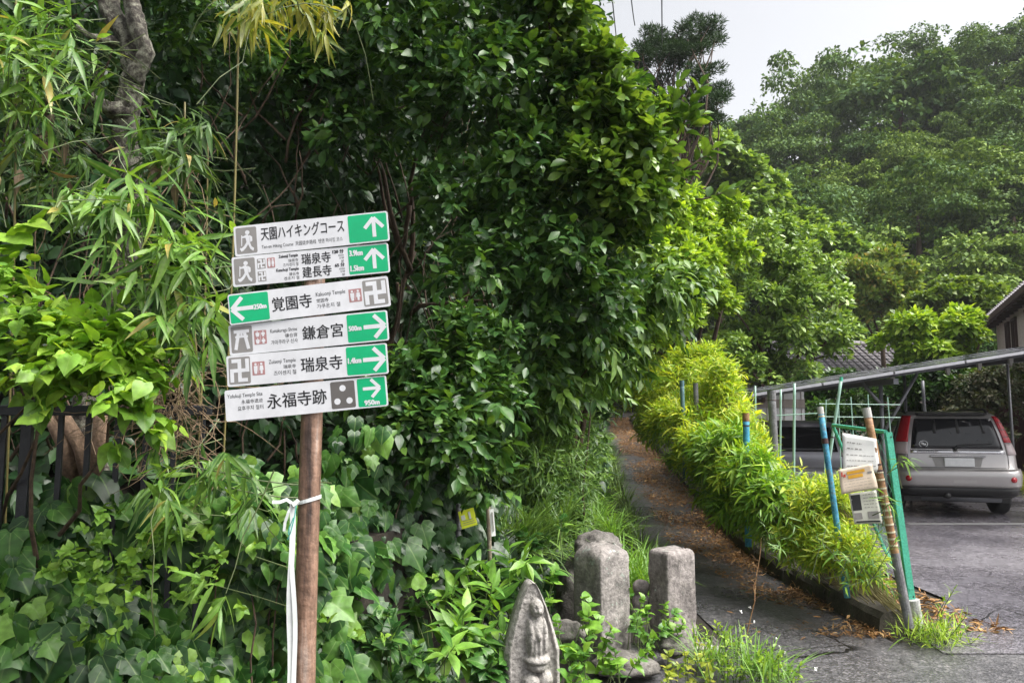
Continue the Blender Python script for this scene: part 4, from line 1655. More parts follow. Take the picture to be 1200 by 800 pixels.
def build_car(root, paint, detail=True, sc=1.0):
    def part(name, mb, m, parent=root, smooth=True, solid=0):
        me = mb.mesh(name, smooth)
        o = child(name, me, M[m], parent)
        if solid:
            sd = o.modifiers.new('s', 'SOLIDIFY')
            sd.thickness = solid
            sd.offset = -1
        return o

    mb = MB()
    N = 44
    vs, fs = [], []
    for (z, w, yr, yf, r) in GE:
        pl_ = []
        for cx, cy, a0 in ((w - r, yr + r, -90), (w - r, yf - r, 0), (-w + r, yf - r, 90), (-w + r, yr + r, 180)):
            for i in range(7):
                a = rad(a0 + 90 * i / 6)
                pl_.append((cx + r * math.cos(a), cy + r * math.sin(a), z))
        vs += pl_
    n = 28
    for j in range(len(GE) - 1):
        for i in range(n): fs.append((j * n + i, j * n + (i + 1) % n, (j + 1) * n + (i + 1) % n, (j + 1) * n + i))
    fs.append(tuple(reversed(range(n))))
    fs.append(tuple(range((len(GE) - 1) * n, len(GE) * n)))
    mb.add(vs, fs)
    body = part('body', mb, paint)
    es = body.modifiers.new('e', 'EDGE_SPLIT')
    es.split_angle = rad(38)
    zz = np.linspace
    side0 = lambda z: (lambda g: g[0] - g[3] + g[3] * math.pi / 2)(ge(z))
    # rear glass
    o = part('rear_window', patch(zz(1.055, 1.53, 8), lambda z: -(ge(z)[0] - ge(z)[3] - .0), lambda z: (ge(z)[0] - ge(z)[3]), .006), 'carglass', solid=.004)
    if detail:
        mb = MB()
        for x in (-.28, .06, .42):
            p = [(x - .022, .0), (x + .022, 0)]
            a = rear_pt(1.30, x, .0105)
            b = rear_pt(1.52, x * .95, .0105)
            mb.bar(a, b, .045, .002)
        part('inner_pillar', mb, 'carblack', o)
        mb = MB()
        c = rear_pt(1.13, -.46, .013)
        ring = [(c + Vector((.062 * math.cos(a), 0, .05 * math.sin(a)))) for a in zz(0, 2 * math.pi, 20)]
        mb.tube(ring, .006, 5, False)
        mb.box(c + Vector((-.012, 0, .008)), (.045, .003, .03), Matrix.Rotation(.5, 3, 'Y'))
        mb.box(c + Vector((.02, 0, -.01)), (.04, .003, .025), Matrix.Rotation(-.4, 3, 'Y'))
        part('sticker', mb, 'plate', o)
    for sg in (-1, 1):
        # side glass
        part('side_window', patch(zz(1.075, 1.50, 6), lambda z: sg * (side0(z) + .12), lambda z: sg * (side0(z) + 1.05), .005), 'carglass', solid=.004)
        part('side_window', patch(zz(1.075, 1.50, 6), lambda z: sg * (side0(z) + 1.12), lambda z: sg * (side0(z) + 1.95 - (z - 1.05) * 1.1), .005), 'carglass', solid=.004)
        # tail lamp up the corner pillar
        f0 = lambda z: sg * (ge(z)[0] - ge(z)[3] + .045)
        f1 = lambda z: sg * (ge(z)[0] - ge(z)[3] + ge(z)[3] * 1.3)
        lamp = part('tail_lamp', patch(zz(1.16, 1.57, 8), f0, f1, .016, 8), 'redlens', solid=.012)
        part('lamp_lens', patch(zz(.97, 1.155, 4), f0, f1, .016, 8), 'clearlens', lamp, solid=.012)
        if detail:
            mb = MB()
            for z in (1.25, 1.36, 1.47):
                q = patch([z - .006, z + .006], f0, f1, .018, 8)
                mb.add(q.v, q.f)
            part('lamp_rib', mb, 'darkstrap', lamp)
        # roof rail, mirror, reflector, door handle
        mb = MB()
        pts = [(sg * (.62 - .02 * (k in (0, 6))), .5 + .28 * k, 1.60 + .075 * (1 if 0 < k < 6 else .1)) for k in range(7)]
        mb.tube(pts, .02, 8)
        part('roof_rail', mb, 'carblack')
        if detail:
            mb = MB()
            c = rear_pt(.60, sg * .72, 0)
            c2 = rear_pt(.60, sg * .72, .04)
            mb.tube([c, c2], .045, 18)
            part('reflector', mb, 'redlens')
        mb = MB()
        mb.box((sg * .98, 3.05, 1.08), (.2, .1, .16))
        o = part('mirror', mb, paint, smooth=False)
        o.modifiers.new('b', 'BEVEL').width = .03
        # wheels
        for wy in (.80, 3.45):
            mb = MB()
            R_ = .34
            pr = [(.19, .0), (R_ - .05, .0), (R_ - .012, .02), (R_, .05), (R_, .17), (R_ - .012, .20), (R_ - .05, .22), (.19, .22)]
            vs, fs = [], []
            NA = 32
            for a in range(NA):
                an = 2 * math.pi * a / NA
                for (r, t) in pr:
                    rr_ = r + (.004 if a % 2 and r > R_ - .02 else 0)
                    vs.append((sg * (.87 - t), wy + rr_ * math.cos(an), R_ + rr_ * math.sin(an)))
            for a in range(NA):
                for i in range(7):
                    b = (a + 1) % NA
                    fs.append((a * 8 + i, a * 8 + i + 1, b * 8 + i + 1, b * 8 + i))
            mb.add(vs, fs)
            tyre = part('wheel', mb, 'rubber')
            mb = MB()
            mb.tube([(sg * .84, wy, R_), (sg * .80, wy, R_)], .195, 24)
            for k in range(5):
                an = 2 * math.pi * k / 5
                mb.bar((sg * .85, wy, R_), (sg * .845, wy + .18 * math.cos(an), R_ + .18 * math.sin(an)), .05, .015)
            part('rim', mb, 'alu', tyre)
            mb = MB()
            vs = [(sg * .893, wy + .41 * math.cos(a), max(.31, R_ + .02 + .41 * math.sin(a))) for a in zz(0, math.pi, 20)]
            vs += [(sg * .84, p[1], p[2]) for p in vs]
            mb.add(vs, [tuple(range(20)), tuple(range(20, 40))] + [(i, i + 1, 21 + i, 20 + i) for i in range(19)])
            part('wheel_arch', mb, 'carblack', smooth=False)
    mb = MB()
    mb.box((0, 2.2, .30), (1.5, 3.9, .16))
    part('underbody', mb, 'carblack', smooth=False)
    lim = lambda z: side0(z) + .55
    part('bumper', patch(zz(.47, .755, 8), lambda z: -lim(z), lambda z: lim(z), .035, 40), paint, solid=.03)
    part('bumper_skirt', patch(zz(.31, .46, 4), lambda z: -side0(z) * .86, lambda z: side0(z) * .86, .03, 30), 'carblack', solid=.03)
    mb = MB()
    mb.tube([(-.5, .25, .30), (.62, .25, .30)], .075, 14)
    part('silencer', mb, 'galv')
    mb = MB()
    mb.tube([(-.18, .0, .335), (-.18, .35, .335)], .045, 12)
    part('tow_eye', mb, 'carblack')
    if detail:
        mb = MB()
        for sg in (-1, 1):
            q = patch(zz(.77, 1.0, 5), lambda z: sg * .70, lambda z: sg * .708, .003, 1)
            mb.add(q.v, q.f)
        q = patch([.764, .772], lambda z: -.70, lambda z: .70, .004, 20)
        mb.add(q.v, q.f)
        part('tailgate_seam', mb, 'carblack')
        part('tailgate_strip', patch(zz(.985, 1.045, 3), lambda z: -.66, lambda z: .66, .010, 20), 'chrome', solid=.006)
        g = part('plate_recess', patch(zz(.785, .93, 4), lambda z: -.36 + (.93 - z) * .3, lambda z: .36 - (.93 - z) * .3, .004, 10), 'signgrey')
        mb = MB()
        mb.box(rear_pt(.945, 0, .02), (.78, .03, .028))
        o = part('garnish_bar', mb, 'chrome', smooth=False)
        o.modifiers.new('b', 'BEVEL').width = .006
        mb = MB()
        mb.box(rear_pt(.852, .02, .02), (.42, .012, .135))
        o = part('number_plate', mb, 'plate', smooth=False)
        o.modifiers.new('b', 'BEVEL').width = .003
        mb = MB()
        mb.tube([rear_pt(1.045, -.02, .03), rear_pt(1.11, .03, .035), rear_pt(1.125, .14, .03), rear_pt(1.14, .5, .02)], [.016, .014, .01, .006], 8)
        mb.tube([rear_pt(1.045, -.02, .005), rear_pt(1.045, -.02, .045)], .026, 12)
        part('wiper', mb, 'carblack')
        mb = MB()
        mb.box(rear_pt(1.012, 0, .02), (.075, .008, .03))
        o = part('emblem', mb, 'chrome', smooth=False)
        o.modifiers.new('b', 'BEVEL').width = .006
        mb = MB()
        for k in range(9):
            mb.box(rear_pt(1.012, -.55 + k * .034, .018), (.022, .004, .016))
        part('badge_lettering', mb, 'ink2', smooth=False)
        mb = MB()
        mb.box(rear_pt(.56, .06, .037), (.32, .004, .05))
        o = part('tow_cover', mb, paint, smooth=False)
        mb = MB()
        mb.box((0, .33, 1.605), (1.0, .22, .035))
        o = part('spoiler', mb, 'carblack', smooth=False)
        o.modifiers.new('b', 'BEVEL').width = .012


car = empty('parked_suv', (6.97, 11.66, .012), 'silver SUV with tall red tail lamps parked under the solar carport', 'car', rz=rad(-15))
build_car(car, 'silver')
car2 = empty('parked_car', (5.05, 13.0, .012), 'lilac grey car mostly hidden behind the yellow hedge, dark windows', 'car', rz=rad(-15))
build_car(car2, 'lilacpaint', False)
car2.scale = (.92, .95, .9)

# ------------------------------------------------------------------ carport with solar panels
cp = empty('solar_carport', (5.5, 12.5, 0), 'low carport roofed with tilted solar panels on slim steel legs', 'carport')
RA = at(880, 463, 10.4)
RB = at(1200, 413, 10.4)
RX = (RB - RA)
rs_ = RX.z / RX.x
RL = 7.2


def roofp(x, y, dz=0):
    return Vector((x, y, RA.z + (x - RA.x) * rs_ + dz))


tl_ = Matrix.Rotation(-math.atan(rs_), 3, 'Y')
ny, nx_ = 3, 7
pw, pd = 1.0, 1.62
for i in range(nx_):
    for j in range(ny):
        x = RA.x + (i + .5) * (pw + .015)
        yv = 10.4 + (j + .5) * (pd + .015)
        c = roofp(x, yv)
        fr = MB()
        fr.box(c, (pw * .985, pd * .985, .012), tl_)
        p = fr.build('solar_panel', M['panel'], cp)
        e = MB()
        for dx, dy, sx, sy in ((0, -pd / 2 + .012, pw, .024), (0, pd / 2 - .012, pw, .024), (-pw / 2 + .012, 0, .024, pd - .05), (pw / 2 - .012, 0, .024, pd - .05)):
            e.box(c + tl_ @ Vector((dx, dy, .0)), (sx, sy, .04), tl_)
        me = e.mesh('frame')
        q = link('frame', me, M['alu'], cp)
        q.parent = p
        q.location = (0, 0, 0)
        g = MB()
        g.box(c + tl_ @ Vector((0, 0, .012)), (pw * .95, pd * .95, .008), tl_)
        q = link('cell_glass', g.mesh('cell_glass'), M['panelglass'], cp)
        q.parent = p
        q.location = (0, 0, 0)
for yv in (11.25, 12.2, 13.1, 14.0, 14.95):
    mb = MB()
    mb.bar(roofp(RA.x + .05, yv, -.055), roofp(RA.x + RL - .05, yv, -.055), .05, .05)
    mb.build('purlin', M['galv'], cp)
for x in (5.45, 7.9, 10.0):
    mb = MB()
    mb.bar(roofp(x, 10.5, -.125), roofp(x, 15.1, -.125), .07, .08)
    mb.build('cross_beam', M['galv'], cp)
for (x, yv) in ((5.45, 10.95), (9.6, 10.95), (5.2, 14.9), (7.9, 14.9), (10.0, 14.9)):
    mb = MB()
    mb.tube([(x, yv, 0), tuple(roofp(x, yv, -.165))], .028, 12)
    mb.build('leg', M['galv'], cp, smooth=True)
for (x, yv) in ((5.45, 10.95), (9.6, 10.95)):
    for sg, dz0, dx in ((1, 1.36, .52), (-1, 1.72, .3)):
        mb = MB()
        mb.tube([(x, yv - .05, dz0), tuple(roofp(x + sg * dx, yv - .05, -.08))], .024, 10)
        mb.build('brace', M['galv'], cp, smooth=True)
for px_ in (1043, 1108, 1145, 1182):
    c = at(px_, 0, 10.72)
    mb = MB()
    c = roofp(c.x, 11.22, -.11)
    mb.box(c, (.06, .05, .07))
    mb.tube([c + Vector((0, 0, -.02)), c + Vector((0, 0, -.07))], .022, 8)
    mb.build('clamp', M['cap'], cp, bevel=.006)
# thin pole behind
pipe('steel_pole', gnd(1083, 16.3), at(1081, 446, 16.3), .035, 'galv', 'thin grey steel pole rising behind the parked silver SUV', None, (), None, 'pole')

# ------------------------------------------------------------------ shed, houses, garden wall
shed = empty('shed', gnd(925, 17), 'pale grey panelled shed with a taupe band behind the hidden car', 'shed')
mb = MB()
mb.box((5.9, 18.2, 1.15), (1.75, 2.0, 2.3))
mb.build('wall', M['wallgrey'], shed)
mb = MB()
mb.box((5.9, 17.195, 1.86), (1.77, .02, .2))
mb.build('band', M['stripe'], shed)
mb = MB()
mb.box((5.9, 18.2, 2.33), (1.9, 2.2, .06))
mb.build('roof', M['stripe'], shed)
for k in range(5):
    mb = MB()
    mb.box((5.1 + k * .4, 17.188, 1.15), (.012, .012, 2.28))
    mb.build('seam', M['stripe'], shed)


def tile_roof(root, p0, ex, ey, nx, ny, m, name='roof_tile'):
    """curved pantiles laid in courses: p0 eave corner, ex along the eave, ey up the slope"""
    ex, ey = Vector(ex), Vector(ey)
    nn = ex.cross(ey).normalized()
    if nn.z < 0: nn = -nn
    mb = MB()
    for j in range(ny):
        for i in range(nx):
            a = p0 + ex * (i / nx) + ey * (j / ny) + nn * .03
            vs = []
            K = 5
            for v in (0, 1.12):
                for k in range(K):
                    t = k / (K - 1)
                    h = .045 * math.sin(t * math.pi * 2 * .75 + .2) + (.02 if v < .5 else -.015)
                    vs.append(a + ex / nx * t + ey / ny * v + nn * h)
            low = [p - nn * .025 for p in vs[:K]]
            vs += low
            fs = [(k, k + 1, K + k + 1, K + k) for k in range(K - 1)] + [(2 * K + k, 2 * K + k + 1, k + 1, k) for k in range(K - 1)]
            mb.add(vs, fs)
    o = mb.build(name, m, root)
    o['kind'] = 'stuff'
    return o


h1 = empty('tiled_house', gnd(1020, 27), 'low house with grey pantiled roof glimpsed between trees beyond the carport', 'house')
hx0, hx1, hy0 = 10.3, 17.3, 27
mb = MB()
mb.box(((hx0 + hx1) / 2, hy0 + 2.5, 1.45), (hx1 - hx0 - .9, 4.4, 2.9))
mb.build('wall', M['wallpink'], h1)
e0 = Vector((hx0, hy0 - .4, 2.85))
mb = MB()
mb.add([e0, e0 + Vector((7, 0, 0)), e0 + Vector((7, 2.9, 1.5)), e0 + Vector((0, 2.9, 1.5)), e0 + Vector((0, 5.8, 0)), e0 + Vector((7, 5.8, 0))], [(0, 1, 2, 3), (3, 2, 5, 4), (0, 3, 4), (1, 5, 2)])
o = mb.build('roof', M['rooftile'], h1)
tr_ = tile_roof(h1, e0, (7, 0, 0), (0, 2.9, 1.5), 26, 11, M['rooftile'])
mb = MB()
mb.tube([e0 + Vector((-.05, 2.9, 1.58)), e0 + Vector((7.05, 2.9, 1.58))], .12, 10)
mb.build('ridge', M['rooftile'], h1)

h2 = empty('plaster_house', gnd(1190, 20), 'pinkish plastered house with dark windows under a tiled eave at right edge', 'house')
A2, B2 = Vector((15.95, 24.2, 0)), Vector((11.25, 14.6, 0))
dd = (B2 - A2).normalized()
nn2 = Vector((-dd.y, dd.x, 0))
if nn2.x > 0: nn2 = -nn2
EH = 4.6
inn = -nn2 * 6
mb = MB()
LB = (B2 - A2).length
fl = [A2, B2, B2 + inn, A2 + inn]
mb.add(fl + [p + Vector((0, 0, EH)) for p in fl], [(0, 1, 5, 4), (1, 2, 6, 5), (2, 3, 7, 6), (3, 0, 4, 7), (4, 5, 6, 7)])
mb.build('wall', M['wallpink'], h2)
e0 = A2 + nn2 * .4 - dd * .3 + Vector((0, 0, EH - .02))
ex = dd * (LB + .6)
ey = -nn2 * 3.4 + Vector((0, 0, .7))
mb = MB()
mb.add([e0, e0 + ex, e0 + ex + ey, e0 + ey], [(0, 1, 2, 3)])
o = mb.build('roof', M['darkwood'], h2)
o.modifiers.new('s', 'SOLIDIFY').thickness = .12
tile_roof(h2, e0 + Vector((0, 0, .1)), ex, ey, 34, 12, M['rooftile'])
mb = MB()
mb.bar(e0 + nn2 * .02 + Vector((0, 0, -.02)), e0 + ex + nn2 * .02 + Vector((0, 0, -.02)), .05, .16)
mb.build('fascia', M['darkwood'], h2)
for k in range(16):
    a = e0 + ex * ((k + .5) / 16) + Vector((0, 0, -.14))
    mb = MB()
    mb.bar(a - nn2 * .05, a - nn2 * .38 + Vector((0, 0, .06)), .06, .07)
    mb.build('rafter', M['darkwood'], h2)
Rw = Matrix.Rotation(math.atan2(dd.y, dd.x), 3, 'Z')
for t, ww in ((.225, .5), (.335, .6), (.55, .8), (.66, .8)):
    c = A2 + dd * LB * t + Vector((0, 0, 3.8))
    mb = MB()
    for sx, sz, w_, h_ in ((0, .52, ww + .12, .07), (0, -.52, ww + .12, .07), (-ww / 2, 0, .06, 1.0), (ww / 2, 0, .06, 1.0), (0, 0, .04, 1.0)):
        mb.box(c + nn2 * .03 + dd * sx + Vector((0, 0, sz)), (w_, .07, h_), Rw)
    f_ = mb.build('window', M['darkwood'], h2)
    g = MB()
    g.box(c + nn2 * .012, (ww, .02, 1.0), Rw)
    q = link('pane', g.mesh('pane'), M['winglass'], h2)
    q.parent = f_
    q.location = (0, 0, 0)
gw = empty('garden_wall', gnd(1100, 21), 'low pinkish garden wall behind the shrubs at the back of the car park', 'wall')
mb = MB()
mb.box((10.5, 20.6, .75), (9, .18, 1.5))
mb.build('wall_body', M['wallpink'], gw)
mb = MB()
mb.box((10.5, 20.6, 1.54), (9.1, .26, .07))
mb.build('coping', M['rooftile'], gw)
mg = empty('wooden_gate', gnd(1190, 17), 'dark maroon boarded gate right of the parked silver SUV', 'gate')
for k in range(7):
    mb = MB()
    mb.box((11.0 + k * .2, 17.2, .95), (.19, .04, 1.7))
    mb.build('board', M['maroon'], mg, bevel=.004)
mb = MB()
mb.box((11.6, 17.25, 1.82), (1.6, .1, .1))
mb.build('top_rail', M['maroon'], mg)
mb = MB()
for k in range(5):
    pass
st2 = empty('stone_kerb_wall', gnd(1190, 15.9), 'low pale concrete kerb wall in front of the maroon gate', 'wall')
for k in range(4):
    mb = MB()
    mb.box((10.6 + k * .62, 16.2, .16), (.6, .16, .32))
    mb.build('block', M['concretefoot'], st2, bevel=.01)

# overhead cables
for a, b, c_, l in (((722, 42, 26), (716, -10, 17), (690, -300, 9), 'leftmost thin cable against the sky above the round leaved tree'), ((744, 30, 27), (737, -5, 20), (715, -300, 10), 'middle faint cable above the pine'), ((776, 88, 28), (776, 0, 20), (772, -300, 10), 'dark cable hanging straight down past the pine')):
    mb = MB()
    pts = [at(*a), at(*b), at(*c_)]
    path = []
    for t in np.linspace(0, 1, 10):
        path.append(pts[0] * ((1 - t) * (1 - t)) + pts[1] * (2 * t * (1 - t)) + pts[2] * (t * t))
    mb.tube(path, .018, 6)
    o = mb.build('overhead_cable', M['cable'])
    tag(o, l, 'cable')
for dy, l in ((0, 'upper of two thin cables crossing in front of the hill at right'), (9, 'lower of two thin cables crossing in front of the hill at right')):
    mb = MB()
    mb.tube([at(1090, 330 + dy, 30), at(1150, 278 + dy, 26), at(1290, 190 + dy, 18)], .012, 5)
    o = mb.build('overhead_cable', M['cable'])
    tag(o, l, 'cable')

#PLANTS_BEGIN
exec_plants = True
# ------------------------------------------------------------------ hillside trees
rng = np.random.default_rng(8)


def crown_mesh(seed, flat, nsub, nleaf, leafsz, kind='card'):
    r = np.random.default_rng(seed)
    main = [(0, 0, 0, 1.0, flat), (r.normal() * .35, r.normal() * .35, .3, .7, flat), (r.normal() * .4, r.normal() * .4, -.25, .75, flat)]
    sl = sub(main, nsub, .27, r, .2, -.3)
    L = np.array(sl)
    k = r.choice(len(L), nleaf)
    d = dirs(r, nleaf)
    d[:, 2] = np.where(d[:, 2] < -.1, -d[:, 2] * .7, d[:, 2])
    P = L[k, :3] + d * L[k, 3:4] * (1 - .3 * r.random((nleaf, 1))) * np.array([1.15, 1.15, .72])
    A = nrm(d * np.array([1, 1, .2]) + r.normal(size=(nleaf, 3)) * .5 - UP * .35)
    N = UP * .8 + d * .5 + r.normal(size=(nleaf, 3)) * .45
    V, T, UV = stuff_mesh(kind, P, frames(A, N), leafsz * (.6 + .8 * r.random(nleaf)), r)
    return np_mesh('crown', V, T, UV)


HC = [crown_mesh(50 + i, (1.1, .85, 1.0, .75, 1.15, .9)[i], 20, 9000, (.06, .068, .056, .075, .064, .07)[i]) for i in range(6)]
for me in HC: me.materials.append(M['hillleaf'])
tm = MB().tube([(0, 0, -2.2), (.03, 0, -1.2), (-.02, .02, -.4), (.0, 0, .3)], [.09, .07, .055, .02], 7).mesh('trunk', True)
tm.materials.append(M['bark'])
GH = 'broadleaf trees covering the steep hillside'
cand = []
for _ in range(4000):
    px = rng.uniform(680, 1330)
    Y = rng.uniform(31.5, 71)
    r_ = rng.uniform(2.6, 5.0) * (.8 + Y / 200)
    x = (px - 600) / FPX * Y
    if all((x - a) ** 2 + (Y - b) ** 2 > (.82 * (r_ + c)) ** 2 * .52 for a, b, c in cand):
        cand.append((x, Y, r_))
    if len(cand) > 175: break
for x, Y, r_ in cand:
    z = float(hill_z(np.array(x), np.array(Y)))
    t = empty('hill_tree', (x, Y, z + r_ * .75), 'leafy green tree standing among its like on the steep hillside', 'tree', GH, rng.uniform(0, 6.28))
    t.scale = (r_ * rng.uniform(.85, 1.15), r_ * rng.uniform(.85, 1.15), r_ * rng.uniform(.95, 1.3))
    child('crown', HC[int(rng.integers(0, 6))], None, t)
    child('trunk', tm, None, t)


# ------------------------------------------------------------------ middle distance trees and shrubs
def tree(name, label, lobes, m, n, size, trunk=None, kind='card', nsub=10, frac=.38, seed=1, cat='tree', group=None, limit=0, lo=None, nup=.8, low=-.35, jit=.45, minpx=9, frontk=-.5, bark='bark', droop=.3):
    r = np.random.default_rng(seed)
    L = np.array(lobes)
    bx, by = (L[:, 0].mean(), L[:, 1].mean()) if trunk is None else trunk
    bz = float(ground_z(np.array(bx), np.array(by)))
    root = empty(name, (bx, by, bz), label, cat, group)
    sl = sub(lobes, nsub, frac, r, .18, -.55)
    P, d = on_lobes(sl, int(n * 1.25), r, .4, low, frontk)
    k = len(P)
    A = nrm(d * np.array([1, 1, .4]) + r.normal(size=(k, 3)) * .6 - UP * droop)
    N = UP * nup + d * .5 + r.normal(size=(k, 3)) * jit
    leaves(root, kind, m, P, A, N, size * (.65 + .7 * r.random(k)), limit, lo, minpx=minpx)
    mb = MB()
    top = L[np.argmax(L[:, 2])]
    low_ = L[:, 2].min()
    R0 = min(.11, max(.035, .02 * (top[2] - bz)))
    a = Vector((bx, by, bz - .2))
    hub = Vector((bx + (top[0] - bx) * .4, by + (top[1] - by) * .4, bz + (low_ - bz) * .7 + .2))
    branch_mb(mb, r, a, hub, R0, R0 * .7, .05, 6, 9)
    mb.build('trunk', M[bark], root, smooth=True)
    mb = MB()
    for l in lobes:
        branch_mb(mb, r, hub, l[:3], R0 * .5, R0 * .15, .1, 5, 6)
    for s in sl[::2]:
        l = lobes[int(np.argmin([(Vector(s[:3]) - Vector(q[:3])).length for q in lobes]))]
        branch_mb(mb, r, l[:3], s[:3], R0 * .16, R0 * .05, .1, 3, 5)
    mb.build('branch', M[bark], root, smooth=True)
    return root


rp = np.random.default_rng(210)
PB = []
for (px, py, sx, sy, nn_) in ((792, 50, 30, 20, 13), (830, 38, 16, 9, 6), (815, 60, 18, 12, 5), (757, 62, 15, 16, 4), (768, 100, 22, 20, 6), (812, 108, 24, 16, 7), (842, 112, 14, 9, 4), (742, 110, 14, 24, 4), (800, 140, 24, 14, 5), (820, 150, 18, 10, 4)):
    for _ in range(nn_): PB.append(lobe(px + rp.normal() * sx * .6, py + rp.normal() * sy * .6, 25 + rp.normal() * .5, rp.uniform(8, 15), .7))
tree('pine_tree', 'dark open-crowned pine standing against the white sky', PB, M['pine'], 34000, .17, (4.4, 25), 'needle', 6, .7, 21, nup=.25, jit=.9, droop=-.35, low=-.8)
tree('broadleaf_tree', 'large mid-green broadleaf tree just behind the yellow hedge', [lobe(900, 335, 17, 62), lobe(850, 350, 16.5, 45), lobe(950, 375, 16.5, 50), lobe(968, 400, 16.5, 22), lobe(925, 300, 17.5, 45), lobe(875, 295, 17, 42), lobe(850, 400, 17, 42), lobe(915, 415, 17, 50), lobe(955, 420, 17.5, 40), lobe(885, 440, 16, 34), lobe(860, 425, 16, 30), lobe(920, 445, 17, 30), lobe(940, 330, 17.5, 44), lobe(975, 385, 17.5, 26)], M['treeleaf'], 22000, .15, (5.3, 17.3), 'small', 10, .36, 22, limit=60, minpx=9)
tree('leafy_tree', 'fresh green tree between the camellia and the hill', [lobe(800, 265, 12, 45), lobe(835, 300, 12.5, 38), lobe(790, 320, 11.5, 45), lobe(825, 355, 12.5, 38), lobe(775, 370, 11, 40), lobe(850, 265, 13, 30), lobe(765, 300, 11.5, 38), lobe(752, 345, 11.5, 34), lobe(770, 400, 11, 24), lobe(790, 235, 12.5, 30), lobe(815, 330, 11.8, 30)], M['treebright'], 17000, .125, (4.0, 15.6), 'small', 10, .38, 23, limit=120)
tree('leafy_tree', 'dark green tree on the slope just under the pine', [lobe(835, 195, 30, 40), lobe(865, 225, 30, 45), lobe(800, 195, 30, 40), lobe(880, 265, 29, 40)], M['treeleaf'], 9000, .3, None, 'card', 10, .36, 24)
tree('round_shrub', 'rounded shrub with orange tinged tips below the hill', [lobe(1030, 330, 27, 40), lobe(1005, 350, 27, 30), lobe(1055, 350, 27, 32), lobe(1030, 365, 27, 38)], M['orange'], 11000, .2, None, 'small', 10, .4, 25, 'shrub', nup=.5, droop=-.5)
tree('spreading_tree', 'yellowish spreading tree at foot of the hill', [lobe(1110, 350, 25, 40, .6), lobe(1150, 345, 25, 34, .6), lobe(1075, 365, 25, 34, .6), lobe(1130, 375, 25, 44, .6), lobe(1170, 370, 25, 30, .6)], M['treeyellow'], 9000, .2, None, 'card', 10, .36, 26)
tree('bright_tree', 'bright lime green tree left of the plastered house', [lobe(1110, 385, 17.5, 34), lobe(1075, 400, 17.5, 34), lobe(1128, 405, 17.5, 22), lobe(1142, 392, 17.5, 16), lobe(1068, 425, 17.5, 22), lobe(1095, 430, 17.5, 36), lobe(1125, 432, 17.5, 22)], M['treebright'], 9500, .17, None, 'small', 10, .38, 27, limit=60)
tree('dark_shrub', 'dark glossy shrub behind the silver SUV with reddish tips', [lobe(1095, 465, 17.0, 34), lobe(1065, 455, 17.2, 30), lobe(1125, 455, 17, 30), lobe(1100, 490, 17, 30), lobe(1050, 485, 17.5, 30)], M['camellia'], 8000, .13, None, 'small', 9, .4, 28, 'shrub')
tree('grey_shrub', 'grey-green clipped shrub at far right behind the car', [lobe(1160, 470, 16, 36), lobe(1195, 450, 16, 34), lobe(1140, 495, 16, 28), lobe(1215, 480, 16, 36), lobe(1165, 515, 15.5, 18)], M['greybush'], 9000, .1, None, 'small', 10, .4, 29, 'shrub')
tree('garden_shrub', 'yellow-green shrub under the carport roof at right edge', [lobe(1190, 455, 18, 20), lobe(1220, 450, 18, 26), lobe(1165, 458, 18, 16)], M['treeyellow'], 4500, .12, None, 'small', 9, .4, 30, 'shrub')
tree('dark_hedge', 'deep green shrubbery behind the shed and trellis', [lobe(960, 470, 19, 34), lobe(1000, 465, 19, 34), lobe(1040, 470, 19, 32), lobe(930, 460, 19.5, 34), lobe(890, 450, 19, 36), lobe(1000, 500, 18.5, 34), lobe(960, 505, 18.5, 30), lobe(1050, 505, 18.5, 26)], M['camellia'], 12000, .14, None, 'small', 9, .4, 31, 'shrub')
tree('light_tree', 'pale green drooping tree low on the slope beside the round shrub', [lobe(960, 290, 30, 40, .7), lobe(925, 265, 31, 34, .7), lobe(995, 290, 30, 30, .7), lobe(960, 330, 29, 40, .7), lobe(1180, 330, 30, 40, .8), lobe(1150, 310, 32, 30, .8)][:4], M['treeleaf'], 8000, .26, None, 'card', 10, .36, 32)
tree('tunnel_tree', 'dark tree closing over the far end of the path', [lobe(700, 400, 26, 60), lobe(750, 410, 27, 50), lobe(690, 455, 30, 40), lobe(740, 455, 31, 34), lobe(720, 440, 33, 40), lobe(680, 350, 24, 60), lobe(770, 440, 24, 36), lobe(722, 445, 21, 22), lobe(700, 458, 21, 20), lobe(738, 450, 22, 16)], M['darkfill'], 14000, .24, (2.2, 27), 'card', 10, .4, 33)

# ------------------------------------------------------------------ camellia and its neighbours
rng = np.random.default_rng(7)


def bush(root, lobes, m, kind, lo, n, k, L, spread, droop, size, limit, nsub=9, frac=.42, seed=0, nup=.6, out=.5, up=.25, shell=.3, front=-.4, szvar=.22, jit=.35, low=-.7, minpx=9, stuffname='foliage'):
    r = np.random.default_rng(seed)
    sl = sub(lobes, nsub, frac, r, .16, -.8) if nsub else lobes
    P, d = on_lobes(sl, n, r, shell, low, front)
    D = nrm(d + UP * up + r.normal(size=P.shape) * .4)
    X = shoots(r, P, D, k, L, spread, droop, size, nup, szvar, out, jit)
    leaves(root, kind, m, X[0], X[1], X[2], X[3], limit, lo, minpx=minpx, stuffname=stuffname)
    return sl


def limbs(root, r, base, ends, r0, name='trunk', bark='bark', bend=.1):
    mb = MB()
    for e in ends:
        branch_mb(mb, r, base, e, r0, r0 * .3, bend, 8, 8)
    return mb.build(name, M[bark], root, smooth=True)


